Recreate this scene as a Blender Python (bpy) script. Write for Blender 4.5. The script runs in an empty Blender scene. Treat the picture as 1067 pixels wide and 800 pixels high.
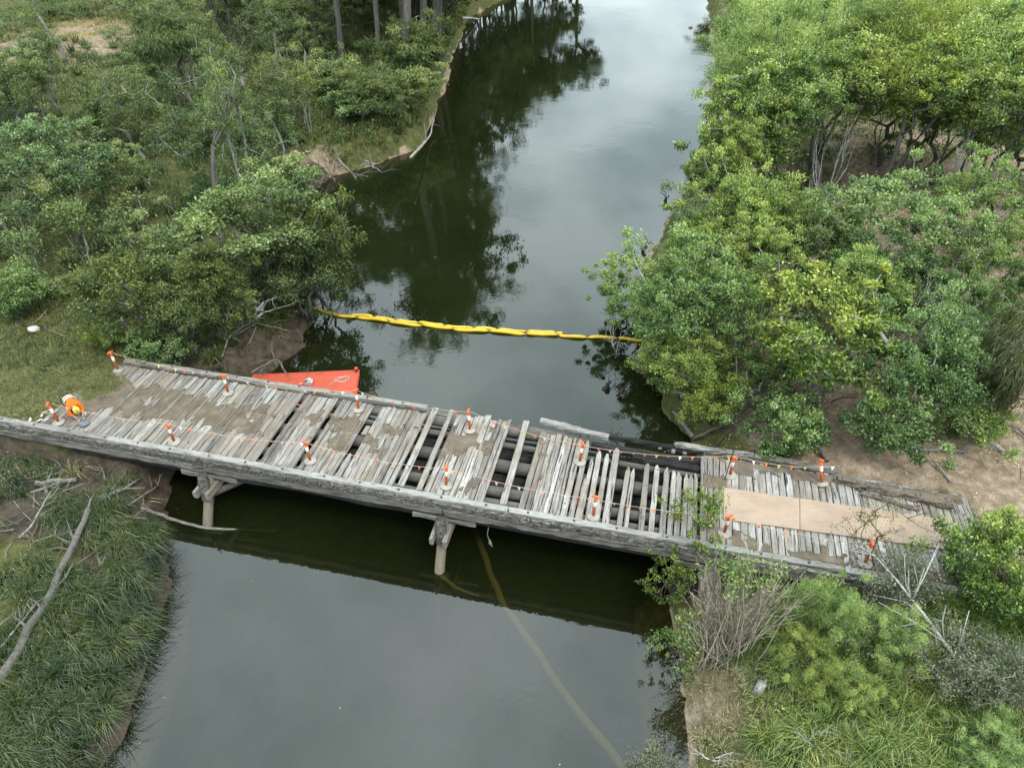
import bpy, math, random
import numpy as np
from mathutils import Vector, Matrix

# ------------------------------------------------------------------ camera, sky, sun, exposure
S = bpy.context.scene
C = S.collection
CAM_Z, PITCH, F_PX = 24.15, 38.5, 725.0
cam_d = bpy.data.cameras.new('camera'); cam = bpy.data.objects.new('camera', cam_d); C.objects.link(cam)
cam_d.sensor_width = 36.0; cam_d.lens = F_PX / 1067.0 * 36.0
cam_d.clip_start = 0.1; cam_d.clip_end = 3000
cam.location = (0, 0, CAM_Z); cam.rotation_euler = (math.radians(90 - PITCH), 0, 0)
S.camera = cam
SUN_EL, SUN_AZ = 58.0, 145.0           # azimuth clockwise from +y: behind and to the right of the camera
W = bpy.data.worlds.new('World'); S.world = W; W.use_nodes = True
def build_world():
    nt = W.node_tree; nt.nodes.clear(); N = nt.nodes.new; L = nt.links.new
    out = N('ShaderNodeOutputWorld'); bg = N('ShaderNodeBackground'); bg.inputs[1].default_value = 0.10
    sky = N('ShaderNodeTexSky'); sky.sky_type = 'NISHITA'; sky.sun_disc = False
    sky.sun_elevation = math.radians(SUN_EL); sky.sun_rotation = math.radians(SUN_AZ)
    sky.air_density = 1.0; sky.dust_density = 2.0
    tc = N('ShaderNodeTexCoord'); sep = N('ShaderNodeSeparateXYZ'); L(tc.outputs['Generated'], sep.inputs[0])
    # project the direction on a cloud deck
    zc = N('ShaderNodeMath'); zc.operation = 'MAXIMUM'; zc.inputs[1].default_value = 0.0; L(sep.outputs[2], zc.inputs[0])
    za = N('ShaderNodeMath'); za.operation = 'ADD'; za.inputs[1].default_value = 0.25; L(zc.outputs[0], za.inputs[0])
    dv = N('ShaderNodeVectorMath'); dv.operation = 'DIVIDE'; L(tc.outputs['Generated'], dv.inputs[0])
    cb = N('ShaderNodeCombineXYZ'); [L(za.outputs[0], cb.inputs[i]) for i in range(3)]; L(cb.outputs[0], dv.inputs[1])
    no = N('ShaderNodeTexNoise'); no.inputs['Scale'].default_value = 3.6; no.inputs['Detail'].default_value = 5; no.inputs['Roughness'].default_value = .5
    L(dv.outputs[0], no.inputs['Vector'])
    rp = N('ShaderNodeValToRGB'); L(no.outputs[0], rp.inputs[0])
    rp.color_ramp.elements[0].position = .34; rp.color_ramp.elements[0].color = (.47, .585, .62, 1)
    rp.color_ramp.elements[1].position = .64; rp.color_ramp.elements[1].color = (.845, .97, 1.005, 1)
    # overcast: brighter overhead than at the horizon
    gr = N('ShaderNodeMath'); gr.operation = 'MULTIPLY_ADD'; gr.inputs[1].default_value = 15.0; gr.inputs[2].default_value = 12.5; L(zc.outputs[0], gr.inputs[0])
    sc = N('ShaderNodeVectorMath'); sc.operation = 'SCALE'; L(rp.outputs[0], sc.inputs[0]); L(gr.outputs[0], sc.inputs['Scale'])
    mx = N('ShaderNodeMixRGB'); mx.inputs[0].default_value = .88; L(sky.outputs[0], mx.inputs[1]); L(sc.outputs[0], mx.inputs[2])
    L(mx.outputs[0], bg.inputs[0]); L(bg.outputs[0], out.inputs[0])
build_world()
sd = bpy.data.lights.new('sun', 'SUN'); sd.energy = 1.5; sd.angle = math.radians(14); sd.color = (1.0, .95, .87)
sun = bpy.data.objects.new('sun', sd); C.objects.link(sun)
_a, _e = math.radians(SUN_AZ), math.radians(SUN_EL)
sun.rotation_euler = Vector((-math.sin(_a) * math.cos(_e), -math.cos(_a) * math.cos(_e), -math.sin(_e))).to_track_quat('-Z', 'Y').to_euler()
S.view_settings.view_transform = 'Standard'; S.view_settings.look = 'None'; S.view_settings.gamma = 1; S.view_settings.exposure = 1.08
S.render.engine = 'CYCLES'
S.cycles.max_bounces = 6; S.cycles.diffuse_bounces = 3; S.cycles.glossy_bounces = 3; S.cycles.transmission_bounces = 4; S.cycles.transparent_max_bounces = 8
S.cycles.caustics_reflective = False; S.cycles.caustics_refractive = False
S.cycles.use_denoising = True

# ------------------------------------------------------------------ helpers
RNG = np.random.default_rng(11)
_th = math.radians(PITCH)
FW = np.array([0, math.cos(_th), -math.sin(_th)]); UP = np.array([0, math.sin(_th), math.cos(_th)])
def at(px, py, z):
    """point of the world at height z that the photograph shows at this pixel"""
    d = FW + np.array([1., 0, 0]) * (px - 533.5) / F_PX - UP * (py - 400) / F_PX
    return np.array([0, 0, CAM_Z]) + d * ((z - CAM_Z) / d[2])
PHI = math.radians(-13.1)
BU = np.array([math.cos(PHI), math.sin(PHI)]); BV = np.array([-math.sin(PHI), math.cos(PHI)])
DECK = 3.15
def br(s, t, z=0.):                     # bridge coordinates -> world
    p = BU * s + BV * (t + 20.4); return np.array([p[0], p[1], z])
def tobr(x, y):
    return x * BU[0] + y * BU[1], x * BV[0] + y * BV[1] - 20.4

def lattice(seed):
    r = np.random.default_rng(seed); return r.random((256, 256))
_LAT = {}
def vnoise(x, y, seed=0):
    if seed not in _LAT: _LAT[seed] = lattice(seed)
    t = _LAT[seed]; x = np.asarray(x, float); y = np.asarray(y, float)
    xi = np.floor(x).astype(int); yi = np.floor(y).astype(int); fx = x - xi; fy = y - yi
    fx = fx * fx * (3 - 2 * fx); fy = fy * fy * (3 - 2 * fy)
    a = t[xi % 256, yi % 256]; b = t[(xi + 1) % 256, yi % 256]; c = t[xi % 256, (yi + 1) % 256]; d = t[(xi + 1) % 256, (yi + 1) % 256]
    return (a * (1 - fx) + b * fx) * (1 - fy) + (c * (1 - fx) + d * fx) * fy
def fbm(x, y, seed=0, oct=4):
    s = 0; a = .5; k = 1.
    for i in range(oct): s = s + a * vnoise(x * k, y * k, seed + i); a *= .5; k *= 2.03
    return s

class MB:
    """collects vertices, polygons and one number per polygon; build() links them as ONE mesh object"""
    def __init__(self): self.v = []; self.f = []; self.a = []; self.n = 0
    def add(self, v, f, a=0.5):
        v = np.asarray(v, float).reshape(-1, 3)
        self.v.append(v)
        for q in f: self.f.append(tuple(int(i) + self.n for i in q)); self.a.append(a)
        self.n += len(v)
    def ring_tube(self, pts, rad, n=8, a=.5, rng=None, jit=0., close_ends=True, twist=0.):
        pts = np.asarray(pts, float); m = len(pts)
        rad = np.broadcast_to(np.asarray(rad, float), (m,))
        V = []; up0 = np.array([0, 0, 1.])
        for i in range(m):
            d = pts[min(i + 1, m - 1)] - pts[max(i - 1, 0)]; d = d / (np.linalg.norm(d) + 1e-9)
            u = np.cross(d, up0 if abs(d[2]) < .95 else np.array([1., 0, 0])); u /= np.linalg.norm(u); w = np.cross(d, u)
            for k in range(n):
                an = 2 * math.pi * k / n + twist * i
                r = rad[i] * (1 + (rng.normal() * jit if rng is not None else 0))
                V.append(pts[i] + r * (math.cos(an) * u + math.sin(an) * w))
        F = []
        for i in range(m - 1):
            for k in range(n):
                F.append((i * n + k, i * n + (k + 1) % n, (i + 1) * n + (k + 1) % n, (i + 1) * n + k))
        if close_ends: F.append(tuple(range(n - 1, -1, -1))); F.append(tuple((m - 1) * n + k for k in range(n)))
        self.add(V, F, a)
    def timber(self, p0, p1, w, h, a=.5, rng=None, jit=.01, seg=4, ch=.15, up=(0, 0, 1), endjit=0., taper=None, bow=0.):
        """a sawn timber with worn corners from p0 to p1 (centre line); w across, h along up"""
        p0 = np.asarray(p0, float); p1 = np.asarray(p1, float); d = p1 - p0; L = np.linalg.norm(d); d = d / L
        up = np.asarray(up, float); x = np.cross(d, up); x /= np.linalg.norm(x); z = np.cross(x, d)
        c = min(w, h) * ch
        sec = [(-w/2 + c, -h/2), (w/2 - c, -h/2), (w/2, -h/2 + c), (w/2, h/2 - c), (w/2 - c, h/2), (-w/2 + c, h/2), (-w/2, h/2 - c), (-w/2, -h/2 + c)]
        V = []; 
        for i in range(seg + 1):
            f = i / seg; p = p0 + d * L * f + z * (bow * 4 * f * (1 - f)); k = 1. if taper is None else np.interp(f, [0, 1], taper)
            for (sx, sz) in sec:
                j = rng.normal(size=3) * jit if rng is not None else np.zeros(3)
                if i in (0, seg) and rng is not None: j = j + d * rng.normal() * endjit
                V.append(p + x * sx * k + z * sz + j)
        F = []
        for i in range(seg):
            for k in range(8): F.append((i*8 + k, i*8 + (k+1) % 8, (i+1)*8 + (k+1) % 8, (i+1)*8 + k))
        F.append(tuple(range(7, -1, -1))); F.append(tuple(seg*8 + k for k in range(8)))
        self.add(V, F, a)
    def box(self, c, s, a=.5, ch=.12): 
        c = np.asarray(c, float); self.timber(c - [0, s[1]/2, 0], c + [0, s[1]/2, 0], s[0], s[2], a, ch=ch, seg=1)
    def lathe(self, prof, c=(0, 0, 0), n=20, a=.5):
        c = np.asarray(c, float); V = []
        for (r, z) in prof:
            for k in range(n): V.append(c + [r * math.cos(2*math.pi*k/n), r * math.sin(2*math.pi*k/n), z])
        F = []
        for i in range(len(prof) - 1):
            for k in range(n): F.append((i*n + k, i*n + (k+1) % n, (i+1)*n + (k+1) % n, (i+1)*n + k))
        F.append(tuple(range(n - 1, -1, -1))); F.append(tuple((len(prof) - 1)*n + k for k in range(n)))
        self.add(V, F, a)
    def mesh(self, name, mat, smooth=False):
        v = np.concatenate(self.v) if self.v else np.zeros((0, 3))
        me = bpy.data.meshes.new(name); me.from_pydata(v.tolist(), [], self.f)
        at_ = me.attributes.new('var', 'FLOAT', 'FACE'); at_.data.foreach_set('value', np.asarray(self.a, np.float32))
        if smooth: me.polygons.foreach_set('use_smooth', np.ones(len(me.polygons), bool))
        me.materials.append(mat); me.update(); return me
    def build(self, name, mat, parent=None, smooth=False):
        return link(name, self.mesh(name, mat, smooth), parent)
def link(name, me, parent=None):
    o = bpy.data.objects.new(name, me); C.objects.link(o)
    if parent is not None: o.parent = parent
    return o
def quads_mesh(name, V, a, mat):
    """V (N,4,3): N separate quads, a (N,): one number each"""
    n = len(V); me = bpy.data.meshes.new(name)
    me.vertices.add(n * 4); me.vertices.foreach_set('co', V.reshape(-1).astype(np.float32))
    me.loops.add(n * 4); me.loops.foreach_set('vertex_index', np.arange(n * 4, dtype=np.int32))
    me.polygons.add(n); me.polygons.foreach_set('loop_start', np.arange(0, n * 4, 4, dtype=np.int32))
    at_ = me.attributes.new('var', 'FLOAT', 'FACE'); at_.data.foreach_set('value', np.asarray(a, np.float32))
    me.materials.append(mat); me.update(calc_edges=True); me.validate(); return me
def tag(o, label=None, cat=None, group=None, kind=None):
    if label: o['label'] = label
    if cat: o['category'] = cat
    if group: o['group'] = group
    if kind: o['kind'] = kind
    return o
def thing(name, label, cat, loc=(0, 0, 0), rz=0., group=None):
    o = bpy.data.objects.new(name, None); C.objects.link(o); o.empty_display_size = .3
    o.location = loc; o.rotation_euler = (0, 0, rz); return tag(o, label, cat, group)
def copy_tree(o, parent=None):
    c = o.copy(); C.objects.link(c); c.parent = parent
    for ch in list(o.children): copy_tree(ch, c)
    return c

# ------------------------------------------------------------------ materials
class NT:
    def __init__(self, name):
        self.m = bpy.data.materials.new(name); self.m.use_nodes = True; self.t = self.m.node_tree; self.t.nodes.clear()
        self.out = self.t.nodes.new('ShaderNodeOutputMaterial')
    def n(self, typ, **kw):
        x = self.t.nodes.new('ShaderNode' + typ)
        for k, v in kw.items():
            if hasattr(x, k) and k not in ('inputs',): setattr(x, k, v)
        return x
    def l(self, a, b): self.t.links.new(a, b)
    def noise(self, scale, vec=None, detail=4, rough=.55, w=None):
        x = self.n('TexNoise'); x.inputs['Scale'].default_value = scale; x.inputs['Detail'].default_value = detail; x.inputs['Roughness'].default_value = rough
        if w is not None: x.noise_dimensions = '4D'; self.l(w, x.inputs['W'])
        if vec is not None: self.l(vec, x.inputs['Vector'])
        return x.outputs[0]
    def ramp(self, fac, stops):
        r = self.n('ValToRGB'); e = r.color_ramp.elements
        while len(e) < len(stops): e.new(.5)
        for i, (p, c) in enumerate(stops): e[i].position = p; e[i].color = (*c, 1) if len(c) == 3 else c
        if fac is not None: self.l(fac, r.inputs[0])
        return r.outputs[0]
    def mix(self, f, a, b, mode='MIX'):
        x = self.n('MixRGB', blend_type=mode)
        for s, v in ((x.inputs[0], f), (x.inputs[1], a), (x.inputs[2], b)):
            if hasattr(v, 'links'): self.l(v, s)
            else: s.default_value = v if isinstance(v, (int, float)) else (*v, 1)
        return x.outputs[0]
    def math(self, op, a, b=None, c=None):
        x = self.n('Math', operation=op)
        for s, v in zip(x.inputs, (a, b, c)):
            if v is None: continue
            if hasattr(v, 'links'): self.l(v, s)
            else: s.default_value = v
        return x.outputs[0]
    def attr(self, nm='var'):
        x = self.n('Attribute'); x.attribute_name = nm; return x.outputs['Fac']
    def obj(self, scale=(1, 1, 1)):
        tc = self.n('TexCoord'); mp = self.n('Mapping'); mp.inputs['Scale'].default_value = scale
        self.l(tc.outputs['Object'], mp.inputs[0]); return mp.outputs[0]
    def bsdf(self, col, rough=.8, spec=.3, bump=None, bstr=.4, bdist=.02, metal=0.):
        p = self.n('BsdfPrincipled')
        for s, v in (('Base Color', col), ('Roughness', rough)):
            if hasattr(v, 'links'): self.l(v, p.inputs[s])
            else: p.inputs[s].default_value = v if isinstance(v, (int, float)) else (*v, 1)
        p.inputs['Specular IOR Level'].default_value = spec; p.inputs['Metallic'].default_value = metal
        if bump is not None:
            b = self.n('Bump'); b.inputs['Strength'].default_value = bstr; b.inputs['Distance'].default_value = bdist
            self.l(bump, b.inputs['Height']); self.l(b.outputs[0], p.inputs['Normal'])
        self.l(p.outputs[0], self.out.inputs[0]); return p

def wood(name, grain, cols, dark=(.05, .045, .04), crack=.5, bstr=.6):
    """weathered timber; grain = stretch of the object coordinates (small along the fibre)"""
    t = NT(name); v = t.obj(grain); w = t.math('MULTIPLY', t.attr(), 37.)
    fib = t.noise(1.0, v, 6, .65, w); big = t.noise(.35, t.obj((1, 1, 1)), 3, .5, w); fine = t.noise(1.7, v, 3, .6, w)
    base = t.ramp(t.math('ADD', t.math('MULTIPLY', fib, .55), t.math('MULTIPLY', t.attr(), .45)), [(.22, cols[0]), (.5, cols[1]), (.78, cols[2])])
    base = t.mix(t.ramp(big, [(.45, (0, 0, 0)), (.75, (.6, .6, .6))]), base, tuple(c * .55 for c in cols[1]))
    fin2 = t.noise(4.2, v, 4, .7, w); base = t.mix(t.ramp(fin2, [(.36, (1, 1, 1)), (.52, (0, 0, 0))]), base, t.mix(.45, base, dark)); base = t.mix(t.ramp(fin2, [(.56, (0, 0, 0)), (.70, (.55, .55, .55))]), base, tuple(c * 1.15 for c in cols[2]))
    cr = t.ramp(fine, [(crack - .14, (1, 1, 1)), (crack - .04, (0, 0, 0))])
    col = t.mix(cr, base, dark)
    du = t.ramp(t.noise(.9, t.obj((1, 1, 1)), 6, .62), [(.42, (0, 0, 0)), (.62, (.8, .8, .8))])
    if name == 'weathered_plank': col = t.mix(du, col, t.mix(fib, (.06, .046, .035), (.235, .192, .150)))
    kn = t.ramp(t.noise(7., t.obj((1, 1, 1)), 2, .5, w), [(.27, (1, 1, 1)), (.31, (0, 0, 0))]); col = t.mix(kn, col, dark)
    spot = t.ramp(t.noise(2.3, t.obj((2, 2, 2)), 4, .7, w), [(.66, (0, 0, 0)), (.74, (.8, .8, .8))])
    col = t.mix(spot, col, tuple(c * 1.25 for c in cols[2]))
    t.bsdf(col, .88, .2, t.math('SUBTRACT', fib, cr), bstr, .03); return t.m
GREYS = [(.062, .054, .047), (.180, .163, .147), (.330, .312, .292)]
M = {}
M['plank'] = wood('weathered_plank', (9, .55, 9), GREYS, dark=(.016, .014, .012), crack=.485)
M['beam'] = wood('weathered_beam', (.7, 10, 10), [(.042, .037, .032), (.120, .108, .094), (.255, .238, .215)], dark=(.014, .013, .012), crack=.49, bstr=1.)
M['beam_pale'] = wood('pale_kerb', (.7, 10, 10), [(.07, .065, .058), (.18, .168, .155), (.33, .315, .295)], dark=(.014, .013, .012), crack=.45)
M['beam_dark'] = wood('lichened_beam', (3.2, 11, 11), [(.026, .023, .019), (.092, .082, .070), (.33, .31, .285)], dark=(.012, .011, .010), crack=.50, bstr=1.)
M['log'] = wood('barkless_log', (.8, 9, 9), [(.026, .023, .019), (.062, .055, .047), (.13, .12, .105)], crack=.47)  # log greys lowered to stand in for shade under the deck
M['log_pale'] = wood('pale_sunken_log', (.8, 9, 9), [(.26, .20, .12), (.46, .37, .24), (.60, .50, .35)], crack=.34)
M['pile'] = wood('wet_pile', (8, 8, .7), [(.06, .048, .033), (.13, .108, .076), (.22, .19, .147)], crack=.42)
M['char_and_shade'] = wood('charred_and_shade_timber', (.8, 9, 9), [(.006, .006, .006), (.014, .013, .012), (.06, .057, .053)], dark=(.004, .004, .004))  # burnt timber; its black also paints shade onto the added logs under the deck
M['driftwood'] = wood('grey_driftwood', (4, 4, 4), [(.05, .044, .037), (.12, .109, .094), (.27, .258, .235)], crack=.42)
M['bark'] = wood('grey_bark', (3, 3, .8), [(.04, .035, .03), (.09, .081, .069), (.17, .158, .139)], crack=.45)
M['bark_pale'] = wood('pale_bark', (3, 3, .8), [(.09, .084, .073), (.20, .188, .169), (.36, .347, .32)], crack=.42)
M['bark_dark'] = wood('dark_bark', (3, 3, .8), [(.03, .027, .023), (.07, .062, .053), (.14, .125, .11)], crack=.45)
M['white_wood'] = wood('bleached_wood', (3, 3, 1), [(.16, .15, .135), (.30, .285, .26), (.46, .445, .42)], crack=.40)
M['snag'] = wood('waterlogged_wood', (3, 3, 1), [(.008, .007, .006), (.016, .014, .012), (.04, .036, .03)])

def plain(name, col, rough=.6, spec=.4, dirt=.25, scale=4., metal=0., bump=.1, dcol=None):
    t = NT(name); n = t.noise(scale, t.obj(), 5, .6)
    d = dcol or tuple(c * .45 for c in col)
    c = t.mix(t.ramp(n, [(.42, (0, 0, 0)), (.72, (dirt * 2.,) * 3)]), col, d)
    n2 = t.noise(scale * 9, t.obj(), 3, .6)
    t.bsdf(c, t.math('MULTIPLY_ADD', n, .25, rough - .1), spec, n2, bump, .01, metal); return t.m
M['red_plastic'] = plain('orange_red_plastic', (.50, .092, .022), .5, dirt=.3)
M['white_band'] = plain('reflective_white', (.55, .55, .54), .4, dirt=.1)
M['rubber_base'] = plain('dusty_rubber', (.24, .22, .19), .9, .1, .3, 6)
M['flag_orange'] = plain('orange_flag', (.52, .12, .02), .6, dirt=.1); M['flag_yellow'] = plain('yellow_flag', (.42, .34, .07), .6, dirt=.1)
M['flag_white'] = plain('pale_flag', (.42, .35, .32), .6, dirt=.15)
M['flag_pink'] = plain('faded_pink_flag', (.46, .24, .17), .7, dirt=.2); M['cord'] = plain('pale_cord', (.33, .26, .2), .8)
def ply_mat():
    t = NT('pink_plywood'); v = t.obj((1, 1, 1)); n = t.noise(.9, v, 6, .6); g = t.noise(1., t.obj((.8, 14, 1)), 4, .6); sp = t.noise(9., v, 5, .75)
    c = t.ramp(t.math('ADD', t.math('MULTIPLY', n, .6), t.math('MULTIPLY', g, .4)), [(.32, (.185, .128, .094)), (.50, (.245, .178, .133)), (.68, (.285, .212, .163))])
    c = t.mix(t.ramp(sp, [(.64, (0, 0, 0)), (.74, (.55, .55, .55))]), c, (.11, .085, .062))
    c = t.mix(t.ramp(t.noise(.55, v, 7, .7), [(.56, (0, 0, 0)), (.70, (.45, .45, .45))]), c, (.15, .12, .09)); t.bsdf(c, .78, .2, g, .25, .01); return t.m
M['ply'] = ply_mat()
M['barge'] = plain('red_barge_paint', (.36, .062, .032), .55, .25, .36, 2.6, dcol=(.20, .05, .035))
M['barge_dark'] = plain('dark_rubber', (.03, .03, .032), .7)
M['boom'] = plain('yellow_float_fabric', (.46, .30, .022), .5, .3, .25, 2.5, dcol=(.32, .2, .015))
M['grey_metal'] = plain('worn_metal', (.42, .42, .42), .45, .5, .3, 8, .4)
M['pale_stone'] = plain('pale_stone', (.34, .325, .305), .85, .2, .3, 5)
M['grey_cloth'] = plain('grey_cloth', (.13, .13, .15), .9, .1, .2, 6)
M['hivis'] = plain('hivis_orange_cloth', (.52, .11, .01), .8, .15, .08, 5); M['hat'] = plain('yellow_helmet', (.55, .36, .025), .35, .5, .05)
M['navy'] = plain('navy_trousers', (.018, .022, .035), .85, .15); M['skin'] = plain('skin', (.32, .18, .13), .55, .3, .05)
M['boots'] = plain('brown_boots', (.09, .055, .03), .7); M['black_rod'] = plain('black_steel', (.02, .02, .02), .5)
M['hair'] = plain('dark_hair', (.03, .02, .015), .8)

def foliage(name, c0, c1, c2, trans=.30, p=(.2, .55, .9)):
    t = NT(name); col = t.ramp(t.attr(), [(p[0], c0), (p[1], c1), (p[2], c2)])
    oi = t.n('ObjectInfo'); col = t.mix(1., col, t.ramp(oi.outputs['Random'], [(0., (.74, .84, .92)), (.35, (1.10, 1.02, .72)), (.65, (.92, 1.0, 1.0)), (1., (1.16, 1.13, 1.12))]), 'MULTIPLY')
    d = t.n('BsdfDiffuse'); tr = t.n('BsdfTranslucent'); g = t.n('BsdfGlossy'); g.inputs['Roughness'].default_value = .45
    t.l(col, d.inputs[0]); t.l(t.mix(1., col, (1.15, 1.25, .55), 'MULTIPLY'), tr.inputs[0]); g.inputs[0].default_value = (.9, .95, 1, 1)
    m1 = t.n('MixShader'); m1.inputs[0].default_value = trans; t.l(d.outputs[0], m1.inputs[1]); t.l(tr.outputs[0], m1.inputs[2])
    m2 = t.n('MixShader'); m2.inputs[0].default_value = .03; t.l(m1.outputs[0], m2.inputs[1]); t.l(g.outputs[0], m2.inputs[2])
    t.l(m2.outputs[0], t.out.inputs[0]); return t.m
M['leaf_green'] = foliage('leaf_mid_green', (.045, .085, .017), (.168, .230, .052), (.36, .395, .12), .28)
M['leaf_dark'] = foliage('leaf_dark_green', (.033, .064, .019), (.108, .165, .050), (.25, .30, .115), .26)
M['leaf_lime'] = foliage('leaf_lime', (.034, .068, .012), (.125, .180, .034), (.36, .38, .08), .26, p=(.18, .58, 1.))
M['leaf_light'] = foliage('leaf_light_green', (.046, .088, .018), (.170, .236, .056), (.37, .41, .125), .28, p=(.18, .58, 1.))
M['leaf_far'] = foliage('leaf_soft_green', (.065, .11, .032), (.23, .30, .09), (.40, .44, .17))
M['leaf_left'] = foliage('leaf_left_green', (.024, .044, .013), (.078, .108, .028), (.175, .20, .062))  # darker green is the left bank trees' own leaf colour
M['leaf_pale'] = foliage('leaf_pale_green', (.045, .075, .022), (.130, .170, .055), (.28, .32, .125))
M['leaf_grey'] = foliage('leaf_grey_green', (.05, .055, .03), (.115, .12, .075), (.23, .225, .155))
M['leaf_feather'] = foliage('leaf_feathery', (.058, .095, .020), (.18, .245, .065), (.35, .39, .135))
M['leaf_olive'] = foliage('leaf_olive', (.05, .054, .018), (.125, .125, .042), (.24, .23, .09))
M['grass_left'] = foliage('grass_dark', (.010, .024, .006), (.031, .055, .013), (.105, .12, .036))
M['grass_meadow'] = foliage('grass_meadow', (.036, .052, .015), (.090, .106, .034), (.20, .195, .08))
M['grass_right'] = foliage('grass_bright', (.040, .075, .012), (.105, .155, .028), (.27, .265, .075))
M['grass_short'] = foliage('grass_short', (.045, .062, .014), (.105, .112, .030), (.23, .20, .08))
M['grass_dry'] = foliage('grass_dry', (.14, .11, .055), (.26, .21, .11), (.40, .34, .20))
M['litter'] = foliage('leaf_litter', (.10, .065, .035), (.24, .16, .09), (.52, .43, .31), .1)

def ground_mat():
    t = NT('bank_soil'); tc = t.n('TexCoord'); v = tc.outputs['Object']
    n1 = t.noise(.35, v, 6, .6); n2 = t.noise(2.2, v, 6, .65); n3 = t.noise(14., v, 4, .7)
    green = t.ramp(n2, [(.3, (.026, .030, .010)), (.55, (.062, .064, .022)), (.8, (.12, .105, .045))])
    bare = t.ramp(t.math('ADD', t.math('MULTIPLY', n2, .6), t.math('MULTIPLY', n3, .4)), [(.3, (.06, .041, .027)), (.50, (.17, .125, .086)), (.68, (.32, .255, .19))])
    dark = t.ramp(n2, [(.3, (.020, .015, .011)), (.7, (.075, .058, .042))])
    b = t.attr('bare'); f = t.ramp(t.math('ADD', b, t.math('MULTIPLY_ADD', n1, .7, -.35)), [(.40, (0, 0, 0)), (.58, (1, 1, 1))])
    c = t.mix(f, green, bare)
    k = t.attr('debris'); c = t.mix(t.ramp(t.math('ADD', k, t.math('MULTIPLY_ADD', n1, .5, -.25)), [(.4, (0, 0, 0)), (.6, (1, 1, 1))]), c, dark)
    t.bsdf(c, .95, .1, t.math('ADD', n2, t.math('MULTIPLY', n3, .35)), .8, .12); return t.m
M['ground'] = ground_mat()
def turf_mat():
    t = NT('turf'); tc = t.n('TexCoord'); v = tc.outputs['Object']; n1 = t.noise(.9, v, 5, .6); n2 = t.noise(9, v, 5, .7)
    g = t.ramp(n2, [(.3, (.03, .034, .012)), (.6, (.07, .068, .025)), (.8, (.13, .105, .055))])
    d = t.ramp(n2, [(.3, (.075, .055, .036)), (.7, (.18, .15, .11))])
    t.bsdf(t.mix(t.ramp(n1, [(.5, (0, 0, 0)), (.64, (1, 1, 1))]), g, d), .95, .1, n2, .8, .05); return t.m
M['turf'] = turf_mat()
def mud_mat(nm, c0, c1, c2):
    t = NT(nm); tc = t.n('TexCoord'); v = tc.outputs['Object']; n1 = t.noise(1.6, v, 6, .6); n2 = t.noise(22, v, 4, .7)
    t.bsdf(t.ramp(t.math('ADD', t.math('MULTIPLY', n1, .55), t.math('MULTIPLY', n2, .45)), [(.34, c0), (.52, c1), (.68, c2)]), .95, .1, n2, .9, .03); return t.m
M['mud'] = mud_mat('dried_mud', (.055, .042, .030), (.104, .081, .060), (.165, .136, .105))
M['root_bank'] = mud_mat('eroded_bank', (.09, .055, .035), (.19, .13, .095), (.33, .25, .19))

def water_mat():
    t = NT('river_water'); tc = t.n('TexCoord'); v = tc.outputs['Object']
    n1 = t.noise(.9, v, 4, .55); n2 = t.noise(.12, v, 3, .5); n3 = t.noise(3.5, v, 2, .5)
    calm = t.ramp(n2, [(.40, (.06,) * 3), (.66, (.5,) * 3)])
    hgt = t.math('MULTIPLY', t.math('ADD', n1, t.math('MULTIPLY', n3, .22)), calm)
    b = t.n('Bump'); b.inputs['Strength'].default_value = .42; b.inputs['Distance'].default_value = .05; t.l(hgt, b.inputs['Height'])
    fr = t.n('Fresnel'); fr.inputs['IOR'].default_value = 1.62; t.l(b.outputs[0], fr.inputs['Normal'])
    gl = t.n('BsdfGlossy'); gl.inputs['Roughness'].default_value = .015; t.l(b.outputs[0], gl.inputs['Normal'])
    df = t.n('BsdfDiffuse'); t.l(t.ramp(n2, [(.3, (.005, .0078, .0024)), (.7, (.008, .0112, .0036))]), df.inputs[0])
    tr = t.n('BsdfTransparent'); tr.inputs[0].default_value = (.62, .58, .36, 1)
    a = t.n('MixShader'); t.l(t.attr('clear'), a.inputs[0]); t.l(df.outputs[0], a.inputs[1]); t.l(tr.outputs[0], a.inputs[2])
    m = t.n('MixShader'); t.l(fr.outputs[0], m.inputs[0]); t.l(a.outputs[0], m.inputs[1]); t.l(gl.outputs[0], m.inputs[2])
    t.l(m.outputs[0], t.out.inputs[0]); return t.m
M['water'] = water_mat()

# ------------------------------------------------------------------ terrain and river
XL = np.array([(-80, -15), (0, -13.5), (10, -13.7), (13.8, -13.7), (17.6, -14.6), (20.4, -15.6), (23, -16.6), (28.7, -15), (33, -12.9), (38, -12.6), (46, -14.9), (52, -17.6), (56, -17.9), (60, -15.8), (63.7, -12), (68, -9), (80, -8.4), (101, -8.4), (127, -7), (141, -2.3), (163, 5.2), (250, 60), (700, 380)], float)
XR = np.array([(-80, 8), (0, 6), (10, 5.9), (13, 6.1), (16, 6.4), (19, 7.0), (25, 9.0), (27, 8.3), (30.4, 7.8), (35, 8.4), (41, 9.0), (48, 11.2), (59, 15.8), (77, 21.4), (101, 27.5), (142, 35.5), (163, 40), (250, 95), (700, 420)], float)
def bankx(tab, y):
    return np.interp(y, tab[:, 0], tab[:, 1])
def smooth(a, b, x): 
    t = np.clip((x - a) / (b - a), 0, 1); return t * t * (3 - 2 * t)
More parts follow.
